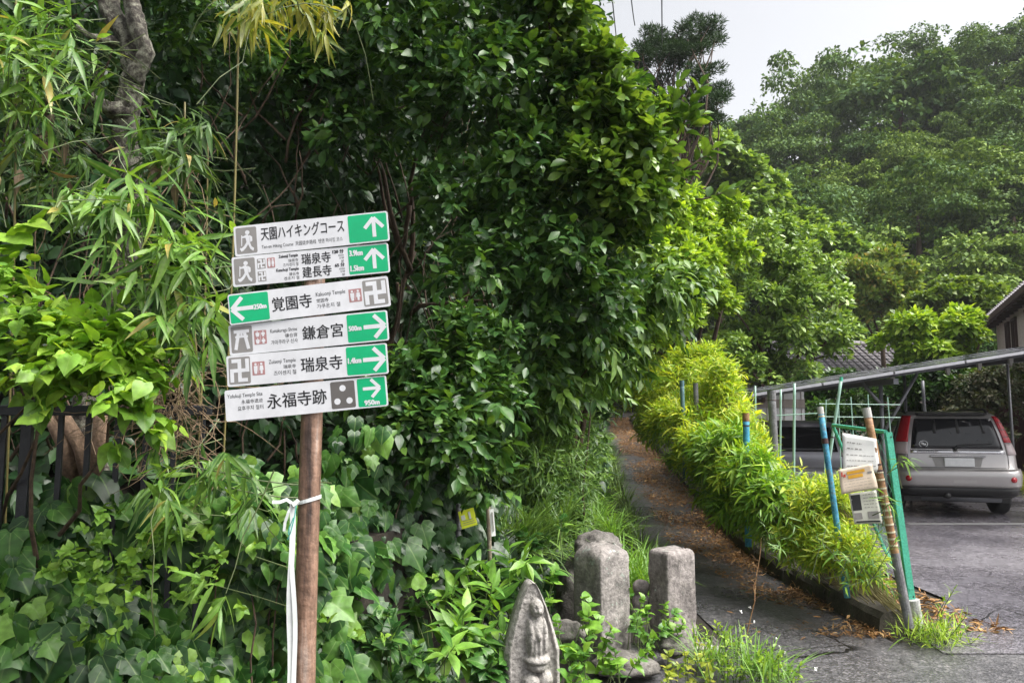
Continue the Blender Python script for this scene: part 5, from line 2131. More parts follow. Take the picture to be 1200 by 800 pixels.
cb = gnd(500, 6.6)
cam_t = empty('camellia_tree', (cb.x, 6.6, float(ground_z(cb.x, 6.6))), 'big glossy dark green camellia filling the middle of the view', 'tree')
CL = [lobe(400, 40, 5.6, 75), lobe(480, 60, 5.4, 70), lobe(560, 40, 5.6, 80), lobe(640, 40, 5.7, 70), lobe(340, 120, 5.6, 60), lobe(420, 150, 5.5, 60), lobe(520, 140, 5.4, 60),
      lobe(600, 140, 5.4, 75), lobe(670, 130, 5.5, 65), lobe(560, 240, 5.3, 60), lobe(630, 230, 5.3, 65), lobe(685, 220, 5.4, 50), lobe(718, 255, 5.6, 40), lobe(600, 310, 5.3, 45), lobe(665, 310, 5.3, 60), lobe(702, 310, 5.5, 45),
      lobe(560, 330, 5.1, 35), lobe(690, 375, 5.6, 50), lobe(712, 360, 5.9, 34), lobe(640, 390, 5.6, 40), lobe(600, 430, 5.7, 36), lobe(660, 430, 6.0, 34), lobe(690, 420, 6.4, 30), lobe(710, 445, 7.4, 20), lobe(430, -60, 5.6, 90), lobe(560, -80, 5.6, 100), lobe(670, -70, 5.7, 80)]
sl = bush(cam_t, CL, M['camellia'], 'camellia', 'camellia_lo', 6000, 6, .16, .85, .25, .098, 300, 8, .45, 71, szvar=.34, jit=.5)
r = np.random.default_rng(72)
base = Vector((cb.x, 6.7, .3))
limbs(cam_t, r, base, [at(482, 300, 6.2), at(470, 330, 6.4), at(560, 300, 6.3)], .05)
mb = MB()
for a, b in (((480, 320, 6.2), (497, 150, 5.9)), ((480, 300, 6.2), (440, 180, 6.0)), ((560, 300, 6.3), (600, 180, 5.8)), ((560, 300, 6.3), (690, 260, 5.8)), ((480, 320, 6.2), (420, 90, 5.9)), ((478, 365, 6.2), (620, 362, 5.6)), ((497, 170, 5.9), (560, 60, 5.9)), ((600, 180, 5.8), (660, 80, 5.9)), ((482, 240, 6.0), (466, 320, 6.2))):
    branch_mb(mb, r, at(*a), at(*b), .024, .010, .06, 6, 6)
for s in sl[::3]:
    q = min(CL, key=lambda l: (Vector(l[:3]) - Vector(s[:3])).length)
    branch_mb(mb, r, Vector(q[:3]) + Vector((0, .5, -.2)), s[:3], .009, .004, .1, 4, 5)
mb.build('branch', M['bark'], cam_t, smooth=True)

cam2 = empty('camellia_shrub', (gnd(470, 4.9).x, 5.1, 0), 'lower camellia shrub with shiny leaves just right of the signpost', 'shrub')
CL2 = [lobe(520, 470, 4.5, 48), lobe(470, 500, 4.4, 42), lobe(560, 480, 4.7, 40), lobe(545, 400, 4.7, 32), lobe(480, 450, 4.6, 30), lobe(510, 530, 4.4, 40), lobe(560, 540, 4.8, 40), lobe(570, 430, 4.9, 30), lobe(440, 470, 4.6, 26)]
bush(cam2, CL2, M['camellia'], 'camellia', 'camellia_lo', 900, 6, .15, .85, .25, .105, 260, 7, .45, 74, up=.35)
limbs(cam2, r, Vector((gnd(470, 4.9).x, 5.1, 0)), [at(520, 470, 4.7), at(470, 500, 4.6), at(560, 440, 4.9), at(545, 400, 4.9)], .02)

rl = empty('round_leaved_tree', (.2, 7.3, float(ground_z(.2, 7.3))), 'lighter tree with rounded yellow-green leaves against the sky', 'tree')
RLB = [lobe(662, 30, 5.2, 32), lobe(688, 80, 5.2, 33), lobe(708, 140, 5.2, 36), lobe(742, 188, 5.2, 33), lobe(752, 232, 5.3, 27), lobe(725, 240, 5.2, 28), lobe(702, 200, 5.1, 32), lobe(752, 145, 5.3, 18), lobe(638, -10, 5.3, 34), lobe(735, 288, 5.4, 20), lobe(775, 212, 5.5, 13)]
sl = bush(rl, RLB, M['roundleaf'], 'round', 'round_lo', 1500, 6, .16, .8, .12, .105, 280, 8, .42, 76, up=.5)
r2 = np.random.default_rng(77)
tips = [at(822, 100, 5.2), at(795, 100, 5.2), at(810, 120, 5.2), at(818, 140, 5.2), at(835, 175, 5.3), at(850, 225, 5.4)]
tb = [at(795, 165, 5.2), at(778, 160, 5.2), at(790, 170, 5.2), at(790, 170, 5.2), at(800, 200, 5.3), at(815, 235, 5.4)]
P = np.array([b.lerp(t, f) for t, b in zip(tips, tb) for f in (.35, .75)])
D = np.array([(t - b).normalized() for t, b in zip(tips, tb) for f in (.35, .75)])
X = shoots(r2, P, D, 7, .14, .8, .05, .12, .5, .15, .4)
leaves(rl, 'round', M['roundleaf'], *X, 80, 'round_lo')
limbs(rl, r2, Vector((.2, 7.3, float(ground_z(.2, 7.3)) - .2)), [at(690, 180, 5.9), at(680, 60, 5.9), at(660, 250, 6.2)], .04)
mb = MB()
for t, b in zip(tips, tb): branch_mb(mb, r2, b, t, .008, .004, .05, 4, 5)
for s in sl[::2]: branch_mb(mb, r2, at(750, 190, 5.6), s[:3], .012, .004, .08, 4, 5)
mb.build('branch', M['bark'], rl, smooth=True)

br = empty('broad_shrub', (.15, 7.6, float(ground_z(.15, 7.6))), 'shrub with long drooping bright leaves hanging over the path entrance', 'shrub')
bush(br, [lobe(735, 400, 6.3, 40), lobe(775, 360, 6.6, 34), lobe(700, 430, 6.6, 40), lobe(760, 330, 6.4, 30), lobe(800, 330, 6.8, 24), lobe(735, 440, 7, 20), lobe(675, 455, 6.5, 30), lobe(695, 405, 6.2, 34), lobe(655, 425, 6.1, 34), lobe(640, 460, 6.0, 30), lobe(720, 375, 6.2, 30), lobe(728, 432, 7.4, 16), lobe(712, 455, 8, 16), lobe(690, 440, 7, 24), lobe(655, 480, 6.2, 26)], M['bank'], 'broad', 'broad', 800, 6, .16, .9, .45, .15, 200, 7, .42, 78)
limbs(br, r2, Vector((.15, 7.6, float(ground_z(.15, 7.6)))), [at(680, 390, 7.0), at(690, 350, 7.0), at(660, 420, 7.1)], .016)

# understorey behind everything on the bank
us = empty('understorey', (-.8, 6, .6), 'shaded evergreen undergrowth in the gloom behind the signpost', 'shrub')
UL = []
r = np.random.default_rng(80)
for px in range(-60, 700, 45):
    for py in (-60, 10, 80, 150, 220, 290, 360, 430, 500, 560):
        Yb = float(np.interp(px, [-60, 250, 360, 520, 600, 690], [4.4, 5.2, 5.9, 7.0, 7.6, 9.0]))
        if py > 480 and px > 420: Yb -= .6
        UL.append(lobe(px + r.uniform(-15, 15), py + r.uniform(-15, 15), Yb + r.uniform(-.2, .5), 42))
for px in range(-160, 690, 50):
    for py in (-180, -110, -50, 10, 70, 140, 210, 280, 350):
        Yb = float(np.interp(px, [-60, 250, 360, 520, 600, 690], [5.4, 6.4, 7.2, 8.4, 9.0, 10.0]))
        UL.append(lobe(px + r.uniform(-15, 15), py + r.uniform(-15, 15), Yb + r.uniform(-.3, .6), 48))
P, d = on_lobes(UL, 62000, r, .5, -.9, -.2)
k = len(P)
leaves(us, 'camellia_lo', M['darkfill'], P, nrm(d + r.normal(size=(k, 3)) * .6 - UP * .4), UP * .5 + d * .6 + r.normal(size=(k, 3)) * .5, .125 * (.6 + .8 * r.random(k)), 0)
mb = MB()
for i in range(150):
    px, py = r.uniform(0, 640), r.uniform(100, 560)
    Yb = float(np.interp(px, [-60, 250, 360, 520, 600, 690], [4.1, 4.9, 5.5, 6.4, 7.2, 8.6]))
    a = at(px, py, Yb)
    b = at(px + r.uniform(-70, 70), py - r.uniform(30, 150), Yb - r.uniform(-.2, .3))
    branch_mb(mb, r, a, b, r.uniform(.004, .012), .003, .08, 5, 5)
mb.build('stem', M['bark'], us, smooth=True, kind='stuff')

n = 26000
x = r.uniform(-9, 3.2, n)
y = r.uniform(4.2, 24, n)
q = behind(x, y)
k = (q > 1.0) & (x > -.95 * y)
x, y, n = x[k], y[k], int(k.sum())
P = np.stack([x, y, ground_z(x, y) + .05 + .2 * r.random(n)], -1)
gc = empty('ground_cover', (-1, 9, 3), kind='stuff')
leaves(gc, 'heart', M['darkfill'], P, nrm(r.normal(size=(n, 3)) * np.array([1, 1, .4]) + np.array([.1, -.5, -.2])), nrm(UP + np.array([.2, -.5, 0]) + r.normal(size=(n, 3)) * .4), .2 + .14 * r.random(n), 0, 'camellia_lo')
for i, (px, Y, r_) in enumerate(((60, 9.5, 2.2), (220, 10.5, 2.4), (360, 11.5, 2.5), (470, 12, 2.4), (560, 13, 2.5), (140, 13, 2.8), (300, 14.5, 2.8), (430, 15.5, 2.8), (540, 17, 2.8), (630, 17, 2.2), (-40, 11, 2.4))):
    c = gnd(px, Y)
    z = float(ground_z(c.x, Y))
    t = empty('wood_tree', (c.x, Y, z + r_ * .55), 'shadowy tree of the wood glimpsed through gaps behind the camellia', 'tree', 'trees of the wood behind the camellia', r.uniform(0, 6))
    t.scale = (r_, r_, r_ * .9)
    child('crown', HC[i % 6], None, t)
    child('trunk', tm, None, t)

# ------------------------------------------------------------------ bank shrubs beside the path
bk = empty('bank_shrub', (gnd(660, 7.2).x, 7.2, 0), 'fine leaved light green shrub on the bank left of the path', 'shrub')
bush(bk, [lobe(635, 480, 6.6, 46), lobe(665, 500, 7.2, 34), lobe(620, 540, 6.3, 50), lobe(655, 560, 6.8, 40), lobe(678, 540, 7.8, 26), lobe(640, 600, 6.3, 36), lobe(672, 595, 7.2, 24), lobe(600, 470, 6.2, 42), lobe(678, 470, 8.5, 24), lobe(590, 520, 6.2, 40)], M['bank'], 'sasa', 'sasa_lo', 4600, 6, .12, .8, .25, .09, 100, 8, .42, 82, minpx=8)
limbs(bk, r, Vector((gnd(620, 7.2).x, 7.2, .1)), [at(640, 480, 6.9), at(655, 500, 7.3), at(620, 540, 6.6), at(645, 560, 7)], .012, bend=.04)
bk2 = empty('bank_bush', (gnd(690, 10).x, 10, 0), 'light bush crowding the left edge of the path further up', 'shrub')
bush(bk2, [lobe(683, 505, 10, 19), lobe(690, 530, 9.4, 17), lobe(680, 480, 11, 18), lobe(697, 555, 8.8, 14), lobe(690, 470, 13, 13), lobe(682, 450, 15, 18)], M['bank'], 'small', 'small', 1900, 6, .14, .8, .2, .085, 0, 8, .42, 83)

# ------------------------------------------------------------------ right-hand bamboo hedge
def bamboo_bush(root, lobes, m, n, k, size, limit, seed, up=.55, droop=.22, L=.14, nsub=10, frac=.42, spread=.75):
    return bush(root, lobes, m, 'sasa', 'sasa_lo', n, k, L, spread, droop, size, limit, nsub, frac, seed, .6, .5, up, .4, -.45, .25, .35, -.6)


hy = empty('bamboo_hedge', (gnd(900, 8.2).x, 8.2, 0), 'tall yellow-green bamboo hedge between the path and the car park', 'hedge')
HL = [lobe(815, 445, 10, 30), lobe(785, 455, 11, 30), lobe(845, 470, 9.2, 28), lobe(800, 490, 9.6, 36), lobe(855, 520, 8.4, 28), lobe(835, 530, 8.6, 34), lobe(880, 555, 7.5, 26), lobe(825, 430, 10.2, 14), lobe(760, 470, 12, 26), lobe(905, 575, 7.0, 24), lobe(856, 450, 10, 12), lobe(875, 525, 8.2, 16), lobe(800, 505, 9.0, 24), lobe(830, 503, 8.9, 22), lobe(862, 497, 8.6, 16), lobe(780, 480, 10.4, 22)]
rh = np.random.default_rng(98)
for _ in range(26):
    px = rh.uniform(765, 905)
    HL.append(lobe(px, np.interp(px, [765, 800, 850, 905], [440, 415, 430, 530]) + rh.uniform(0, 70), np.interp(px, [765, 830, 905], [11.5, 9.6, 7.2]) + rh.normal() * .25, rh.uniform(6, 13)))
sl = bamboo_bush(hy, HL, M['hedge'], 5200, 6, .125, 300, 91)
r = np.random.default_rng(92)
mb = MB()
for s in sl:
    branch_mb(mb, r, (max(s[0], KERB(s[1]) + .3) + r.random() * .2, s[1] + r.normal() * .1, float(ground_z(s[0], s[1]))), s[:3], .006, .003, .06, 4, 5)
mb.build('culm', M['culm'], hy, kind='stuff')
hn = empty('bamboo_hedge', (gnd(960, 6.3).x, 6.3, 0), 'low feathery yellow bamboo clump at near end of the hedge', 'hedge')
HN = [lobe(945, 600, 6.6, 22), lobe(985, 605, 6.3, 20), lobe(960, 625, 6.1, 26), lobe(925, 605, 6.7, 22), lobe(1000, 650, 5.75, 18), lobe(975, 655, 5.9, 24), lobe(1012, 675, 5.6, 12), lobe(940, 640, 6.3, 22), lobe(1003, 630, 6.1, 16), lobe(1012, 668, 5.6, 10), lobe(1000, 662, 5.7, 12), lobe(985, 655, 5.8, 14), lobe(960, 645, 6.0, 16), lobe(932, 637, 6.3, 14)]
rh = np.random.default_rng(99)
for _ in range(16): HN.append(lobe(rh.uniform(915, 1005), rh.uniform(565, 620) + 0, rh.uniform(6.0, 6.8), rh.uniform(5, 11)))
sl = bamboo_bush(hn, HN, M['hedge'], 3000, 6, .085, 250, 93)
mb = MB()
for s in sl:
    branch_mb(mb, r, (max(s[0], KERB(s[1]) + .25) + r.random() * .2, s[1] + r.normal() * .08, 0), s[:3], .004, .002, .06, 4, 5)
mb.build('culm', M['culm'], hn, kind='stuff')
hg = empty('bamboo_hedge', (gnd(850, 8).x, 8.0, 0), 'darker green dwarf bamboo spilling over the kerb from the hedge', 'hedge')
HG = [lobe(780, 503, 11, 22), lobe(814, 538, 9.4, 26), lobe(848, 562, 8.6, 28), lobe(872, 580, 7.6, 28), lobe(870, 600, 7.9, 20), lobe(902, 602, 7.1, 24), lobe(920, 628, 6.7, 20), lobe(767, 488, 13, 16), lobe(762, 503, 13, 9), lobe(798, 543, 10.4, 12), lobe(838, 588, 9, 12), lobe(888, 618, 7.5, 14), lobe(876, 550, 7.0, 22), lobe(852, 545, 7.9, 24), lobe(905, 585, 6.6, 20), lobe(890, 600, 6.6, 18), lobe(835, 530, 8.3, 20), lobe(860, 520, 7.6, 14)]
sl = bamboo_bush(hg, HG, M['hedgegreen'], 3600, 6, .15, 300, 94, .4, .35)
mb = MB()
for s in sl:
    branch_mb(mb, r, (max(s[0], KERB(s[1]) + .25) + r.random() * .2, s[1] + r.normal() * .1, float(ground_z(s[0], s[1]))), s[:3], .005, .003, .06, 4, 5)
mb.build('culm', M['stem'], hg, kind='stuff')

# ------------------------------------------------------------------ ivy over the left wall
iv = empty('ivy', (-1.2, 3.4, 0), 'large leaved ivy blanket covering the wall at lower left', 'ivy')
r = np.random.default_rng(101)
n = 5200
s = r.random(n)
fx = np.interp(s, [0, .12, .45, .66, .85, 1], FRONT[1:7, 0])
fy = np.interp(s, [0, .12, .45, .66, .85, 1], FRONT[1:7, 1])
top = np.interp(s, [0, .2, .38, .48, .6, .72, 1], [1.2, 1.22, 1.32, 1.42, 1.5, 1.1, .55])
z = r.random(n) ** .9 * top * (1 + .08 * np.sin(s * 40)) + r.normal(size=n) * .03
lump = .10 * np.sin(s * 23 + z * 5) + .08 * np.sin(z * 9 + s * 11)
ti = np.clip((s * 5).astype(int), 0, 4)
tx, ty = np.gradient(fx[np.argsort(s)]), np.gradient(fy[np.argsort(s)])
out = np.stack([np.full(n, .45), np.full(n, -.9), np.zeros(n)], -1)
out = nrm(out)
off = lump - .05 - .28 * r.random(n) ** 1.5 + .1 * (top - z)
P = np.stack([fx, fy, z], -1) + out * off[:, None]
A = nrm(-UP * .8 + np.stack([r.normal(size=n) * .65, np.zeros(n), np.zeros(n)], -1) + out * (.25 + .3 * r.random((n, 1))))
N = nrm(out * .75 + UP * .5 + r.normal(size=(n, 3)) * .3)
sz = np.clip(np.where(s < .4, .112, .092) + .042 * r.normal(size=n), .03, .19)
N = N + r.normal(size=(n, 3)) * .22
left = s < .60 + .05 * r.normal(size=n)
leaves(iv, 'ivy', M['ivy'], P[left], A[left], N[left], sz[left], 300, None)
ivd = empty('ivy', (-.3, 4.6, 0), 'ivy right of the signpost pole, overhang shade painted into its leaf colour', 'ivy')
leaves(ivd, 'ivy', M['ivyshaded'], P[~left], A[~left], N[~left], sz[~left] * .95, 300, None)  # same ivy, its leaf colour darkened to stand for the overhang's shade
mb = MB()
for i in range(90):
    k = int(r.integers(0, n))
    a = Vector((fx[k], fy[k], 0)) - Vector(out[k]) * .15
    b = Vector(P[k]) - Vector(out[k]) * .06
    branch_mb(mb, r, a, b, .006, .003, .08, 6, 5)
mb.build('stem', M['bark'], iv, kind='stuff')
wl_ = MB()
pts = [Vector((x, y + .35, 0)) for x, y in FRONT[1:6]]
for a, b in zip(pts[:-1], pts[1:]):
    h = .95 if a.x < -.6 else .4
    wl_.bar(a + Vector((0, 0, h / 2)), b + Vector((0, 0, h / 2)), .2, h)
o = wl_.build('retaining_wall', M['earth'])
tag(o, 'low old retaining wall almost wholly hidden behind the ivy', 'wall')

yv = empty('young_vine', (-1.6, 3.0, .3), 'small lime green vine shoots spreading over the dark ivy', 'vine')
P0 = []
for (px, py, cnt) in ((150, 610, 14), (170, 580, 10), (120, 570, 8), (200, 640, 8), (90, 640, 8), (240, 625, 6), (140, 650, 8), (60, 600, 6), (265, 600, 5), (110, 690, 5), (230, 560, 6), (245, 760, 4), (430, 690, 3), (520, 640, 4)):
    for i in range(cnt):
        Y = 3.02 if px < 300 else (3.6 if px < 460 else 4.6)
        P0.append(at(px + r.normal() * 26, py + 52 + r.normal() * 15, Y - .05 + r.normal() * .05))
P0 = np.array(P0)
D = nrm(np.array([.2, -.7, .6]) + r.normal(size=P0.shape) * .5)
X = shoots(r, P0, D, 5, .07, .9, .15, .052, .6, .3, .5)
leaves(yv, 'heart', M['ivyyoung'], X[0], X[1], X[2], X[3] * .82, 260)

# bright shrub upper left of the fence
ms = empty('bright_shrub', (-1.75, 3.1, 0), 'bright green leafy shrub hanging over the black fence at left', 'shrub')
MS = [lobe(30, 402, 2.95, 34), lobe(78, 410, 2.9, 30), lobe(120, 432, 2.85, 33), lobe(58, 446, 2.85, 33), lobe(150, 455, 2.85, 26), lobe(5, 440, 2.95, 30), lobe(100, 468, 2.85, 24), lobe(165, 482, 2.9, 16), lobe(8, 350, 2.95, 14), lobe(175, 440, 2.9, 14)]
bush(ms, MS, M['mulberry'], 'heart', 'heart', 250, 7, .17, 1.0, .1, .066, 300, 7, .45, 111, up=.25, nup=1.1, szvar=.38, jit=.4)
P = np.array([at(15, 280, 3.0), at(30, 268, 3.0), at(0, 300, 3.0)])
leaves(ms, 'heart', M['mulberry'], *shoots(r, P, np.array([[.4, -.6, .2]] * 3), 3, .05, .9, .1, .13, .8), 12)
P = np.array([at(150, 475, 2.85), at(45, 468, 2.8), at(135, 520, 2.9), at(178, 500, 2.9)])
leaves(ms, 'heart', M['mulberry'], *shoots(r, P, np.array([[.4, -.6, -.2]] * 4), 4, .09, .8, .3, .12, .7), 20)
limbs(ms, r, Vector((-2.3, 3.7, .6)), [at(30, 385, 3.05), at(100, 430, 3.0), at(160, 470, 3.0), at(60, 440, 3.0)], .014)

# old mossy tree behind the fence
ot = empty('old_tree', (at(100, 560, 4.0).x, 4.0, .4), 'old crooked tree with pale lichen on its bark at upper left', 'tree')
mb = MB()
def gnarl(tp, seg=9, n=22, amp=.22):
    pts, rr_ = [], []
    for i in range(len(tp) - 1):
        for t in np.linspace(0, 1, seg)[:-1]:
            a, b = tp[i], tp[i + 1]
            pts.append(at(a[0], a[1], a[2]).lerp(at(b[0], b[1], b[2]), t))
            rr_.append(a[3] + (b[3] - a[3]) * t)
    k0 = len(mb.v)
    mb.tube(pts, rr_, n)
    for i in range(len(pts)):
        for k in range(n):
            q = Vector(mb.v[k0 + i * n + k])
            d = q - pts[i]
            f = 1 + amp * fbm(q, 14, 3) + amp * .6 * fbm(q, 45, 3) - amp * .9 * max(0, math.sin(k / n * 6.28 * 4 + i * .25))
            mb.v[k0 + i * n + k] = tuple(pts[i] + d * f)


gnarl([(100, 640, 4.05, .11), (108, 560, 4.0, .08), (95, 500, 4.0, .07), (110, 420, 4.0, .06), (140, 330, 3.95, .06), (160, 240, 3.9, .06), (146, 165, 3.85, .07), (150, 120, 3.8, .066), (158, 85, 3.8, .055), (150, 45, 3.8, .05), (128, 10, 3.8, .055), (118, -80, 3.8, .05)])
gnarl([(156, 95, 3.78, .05), (172, 62, 3.75, .042), (160, 30, 3.74, .046), (152, -5, 3.75, .04), (160, -60, 3.75, .04)], 7, 16)
gnarl([(135, 50, 3.8, .035), (120, 46, 3.72, .022), (104, 42, 3.7, .018), (86, 27, 3.7, .010)], 5, 10)
gnarl([(150, 132, 3.8, .06), (128, 128, 3.75, .045), (112, 120, 3.75, .036), (104, 110, 3.7, .02)], 5, 14)
o = mb.build('trunk', M['mossbark'], ot, smooth=True)
for a, b in (((70, 480), (110, 570)), ((118, 470), (105, 570)), ((50, 470), (90, 570))):
    mb = MB()
    mb.tube([at(*a, 3.85), at((a[0] + b[0]) / 2 + 6, (a[1] + b[1]) / 2, 3.85), at(*b, 3.95)], [.03, .04, .055], 9)
    mb.build('stem', M['lightbark'], ot, smooth=True)
bush(ot, [lobe(60, -30, 4.2, 60), lobe(180, -20, 4.4, 60), lobe(240, 30, 4.6, 50), lobe(200, 70, 4.8, 40), lobe(300, 60, 5, 50)], M['camellia'], 'camellia', 'camellia_lo', 700, 6, .15, .85, .25, .075, 80, 7, .45, 113)


# ------------------------------------------------------------------ bamboo clumps at left
def bamboo(label, sprays, culms, m, size, seed, limit=220, k=7, loc=(-1.6, 3.5, 0), dirv=(.1, -.5, .1), spread=.75, droop=.4, culmm='culm'):
    r = np.random.default_rng(seed)
    root = empty('bamboo_clump', loc, label, 'bamboo')
    P, D = [], []
    tw = MB()
    for (px, py, Y, cnt, rx, ry) in sprays:
        for i in range(int(cnt * 1.4)):
            p = at(px + r.normal() * rx, py + r.normal() * ry, Y + r.normal() * .12)
            P.append(p)
            d = Vector(dirv) + Vector(r.normal(size=3)) * .45
            D.append(d.normalized())
            q = p - D[-1] * r.uniform(.25, .5) + Vector((0, .1, -.05))
            branch_mb(tw, r, q, p, .003, .0015, .08, 4, 4)
    X = shoots(r, np.array(P), np.array(D), k, .1, spread, droop, size, .7, .22, .3)
    leaves(root, 'bamboo', m, *X, limit, 'bamboo')
    tw.build('twig', M['stem'], root)
    for (a, b, rd) in culms:
        mb = MB()
        a, b = at(*a), at(*b)
        pts, rr_ = [], []
        n = 26
        for i in range(n + 1):
            pts.append(a.lerp(b, i / n) + Vector((.02 * math.sin(i / n * 3), 0, 0)))
            rr_.append(rd * (1.18 if i % 4 == 0 else 1))
        mb.tube(pts, rr_, 8)
        mb.build('culm', M[culmm], root, smooth=True)
    return root


bamboo('pale bamboo with long drooping leaves at top left corner', [(20, 60, 3.3, 16, 25, 22), (60, 45, 3.3, 10, 22, 14), (15, 130, 3.2, 10, 16, 24), (50, 90, 3.4, 8, 30, 20), (-20, 90, 3.2, 8, 15, 40), (100, 85, 3.6, 4, 14, 14)], [((5, 640, 3.6), (18, -40, 3.4), .005), ((-20, 640, 3.5), (-25, -40, 3.3), .006)], M['bamboo'], .17, 121, 230)
bamboo('fresh bamboo with long bright leaves left of the signboards', [(130, 235, 3.1, 9, 28, 14), (165, 265, 3.1, 8, 28, 16), (110, 225, 3.1, 5, 20, 10), (200, 320, 3.05, 9, 22, 20), (160, 340, 3.05, 7, 24, 16), (225, 345, 3.05, 8, 16, 20), (210, 380, 3.0, 6, 20, 16), (235, 300, 3.15, 4, 14, 14)], [((190, 620, 3.6), (150, 200, 3.4), .005), ((240, 640, 3.6), (215, 260, 3.4), .005)], M['bamboo'], .185, 122, 300)
bamboo('bamboo tuft with yellowing leaf tips hanging from the top edge', [(300, 2, 3.6, 9, 24, 10), (345, 0, 3.7, 7, 24, 10), (290, 20, 3.6, 3, 16, 8), (385, 5, 3.8, 5, 20, 8), (372, 30, 3.75, 2, 8, 6), (310, -30, 3.7, 6, 40, 8)], [], M['bambooyellow'], .17, 123, 130, dirv=(.05, -.4, -.3))
bamboo('dull bamboo with a tall yellow cane left of the top signboard', [(195, 160, 3.5, 8, 18, 12), (215, 190, 3.5, 7, 18, 12), (180, 185, 3.6, 5, 18, 12), (225, 140, 3.6, 4, 14, 14), (250, 255, 3.5, 4, 10, 20), (60, 200, 3.7, 8, 34, 22), (20, 220, 3.7, 8, 24, 24), (90, 170, 3.8, 5, 24, 14)], [((256, 640, 3.8), (280, -40, 3.6), .0055), ((226, 640, 4.0), (243, 150, 3.9), .005), ((200, 640, 3.9), (216, 120, 3.9), .005)], M['bamboodark'], .165, 124, 260)
bamboo('bamboo sprigs pushing out through the ivy beside the pole', [(225, 545, 2.95, 3, 14, 8), (250, 560, 2.9, 4, 14, 10), (275, 570, 2.9, 3, 12, 10), (262, 690, 2.85, 2, 6, 5), (190, 570, 2.95, 3, 14, 8), (215, 600, 2.95, 3, 14, 8)], [], M['bamboo'], .15, 125, 120, droop=.55, spread=.9)

# dry twigs tangle
dt = empty('dry_twigs', at(200, 520, 3.4), 'tangle of dry pale brown twigs beside the fence', 'twigs')
mb = MB()
r = np.random.default_rng(131)
for i in range(170):
    a = at(200 + r.normal() * 22, 470 + r.normal() * 35, 3.25 + r.normal() * .1)
    b = a + Vector(r.normal(size=3)) * .14 + Vector((0, -.02, -.06))
    branch_mb(mb, r, a, b, .0022, .001, .2, 5, 4)
for i in range(26):
    a = at(r.uniform(20, 250), r.uniform(180, 480), 3.5 + r.random() * .3)
    b = a + Vector((r.normal() * .15, -.05, -r.uniform(.2, .5)))
    branch_mb(mb, r, a, b, .003, .002, .15, 6, 4)
o = mb.build('twig', M['twig'], dt)
o['kind'] = 'stuff'
P = np.array([at(60 + r.normal() * 20, 175 + r.normal() * 20, 3.5) for _ in range(8)] + [at(185 + r.normal() * 25, 205 + r.normal() * 12, 3.4) for _ in range(5)] + [at(240, 255, 3.5)])
leaves(dt, 'broad', M['deadleaf'], P, nrm(np.array([0, -.2, -1.0]) + r.normal(size=P.shape) * .4), nrm(np.array([0, -1, .2]) + r.normal(size=P.shape) * .5), .1 + .06 * r.random(len(P)), 20, name='dead_leaf')

# ------------------------------------------------------------------ weeds and grass round the stones
def weed(name, label, spots, m, kind, lo, k, L, spread, droop, size, seed, limit=120, nup=.8, dirup=1.0, cat='plant', jit=.35, stemm='stem', rnd=.35):
    r = np.random.default_rng(seed)
    P = np.array([Vector(s) for s in spots])
    root = empty(name, (P[:, 0].mean(), P[:, 1].mean(), 0), label, cat)
    D = nrm(np.array([0, -.25, dirup]) + r.normal(size=P.shape) * rnd)
    X = shoots(r, P, D, k, L, spread, droop, size, nup, .22, .3, jit)
    leaves(root, kind, m, *X, limit, lo)
    mb = MB()
    for p, d in zip(P, D):
        branch_mb(mb, r, p - d * .12 - np.array([0, 0, .05]), p + d * L, .004, .002, .05, 3, 5)
    mb.build('stem', M[stemm], root, kind='stuff')
    return root


def spots(r, boxes):
    out = []
    for (px, py, Y, n, sx, sy) in boxes:
        for i in range(n): out.append(at(px + r.normal() * sx, py + r.normal() * sy, Y + r.normal() * .08))
    return out


r = np.random.default_rng(141)
weed('broadleaf_weed', 'lush broad leaved weed left of the carved stele', spots(r, [(545, 745, 4.1, 4, 16, 12), (520, 775, 3.9, 4, 16, 12), (570, 765, 4.1, 3, 10, 10), (560, 700, 4.5, 4, 18, 14), (600, 668, 4.7, 4, 16, 12), (580, 720, 4.4, 4, 14, 12), (545, 690, 4.7, 4, 16, 10)]), M['weed'], 'broad', 'broad', 8, .12, 1.0, .12, .17, 142, 200)
weed('leafy_weed', 'heart leaved weed growing between the stele and the wider pillar', spots(r, [(670, 770, 4.2, 6, 12, 12), (690, 745, 4.4, 6, 14, 8), (700, 785, 4.2, 6, 14, 10), (660, 800, 4.0, 5, 12, 8), (650, 700, 4.7, 3, 6, 12), (720, 790, 4.3, 4, 8, 8)]), M['weed'], 'heart', 'heart', 6, .09, 1.0, .15, .075, 143, 200)
weed('climbing_weed', 'light weed scrambling between the two pillars', spots(r, [(742, 735, 4.9, 5, 8, 8), (760, 740, 4.9, 6, 10, 8), (780, 730, 4.95, 3, 8, 8), (745, 710, 5.0, 2, 4, 4), (755, 760, 4.8, 4, 10, 8), (800, 745, 5.0, 3, 8, 5)]), M['weed'], 'heart', 'heart', 6, .08, 1.0, .15, .055, 144, 150)
weed('yellow_weed', 'yellowing low weed at bottom edge right of the wider pillar', spots(r, [(800, 785, 4.4, 7, 14, 8), (780, 795, 4.3, 4, 8, 6), (830, 792, 4.4, 4, 10, 6), (815, 770, 4.6, 3, 10, 5)]), M['weedyellow'], 'heart', 'small', 6, .06, 1.0, .15, .05, 145, 120)
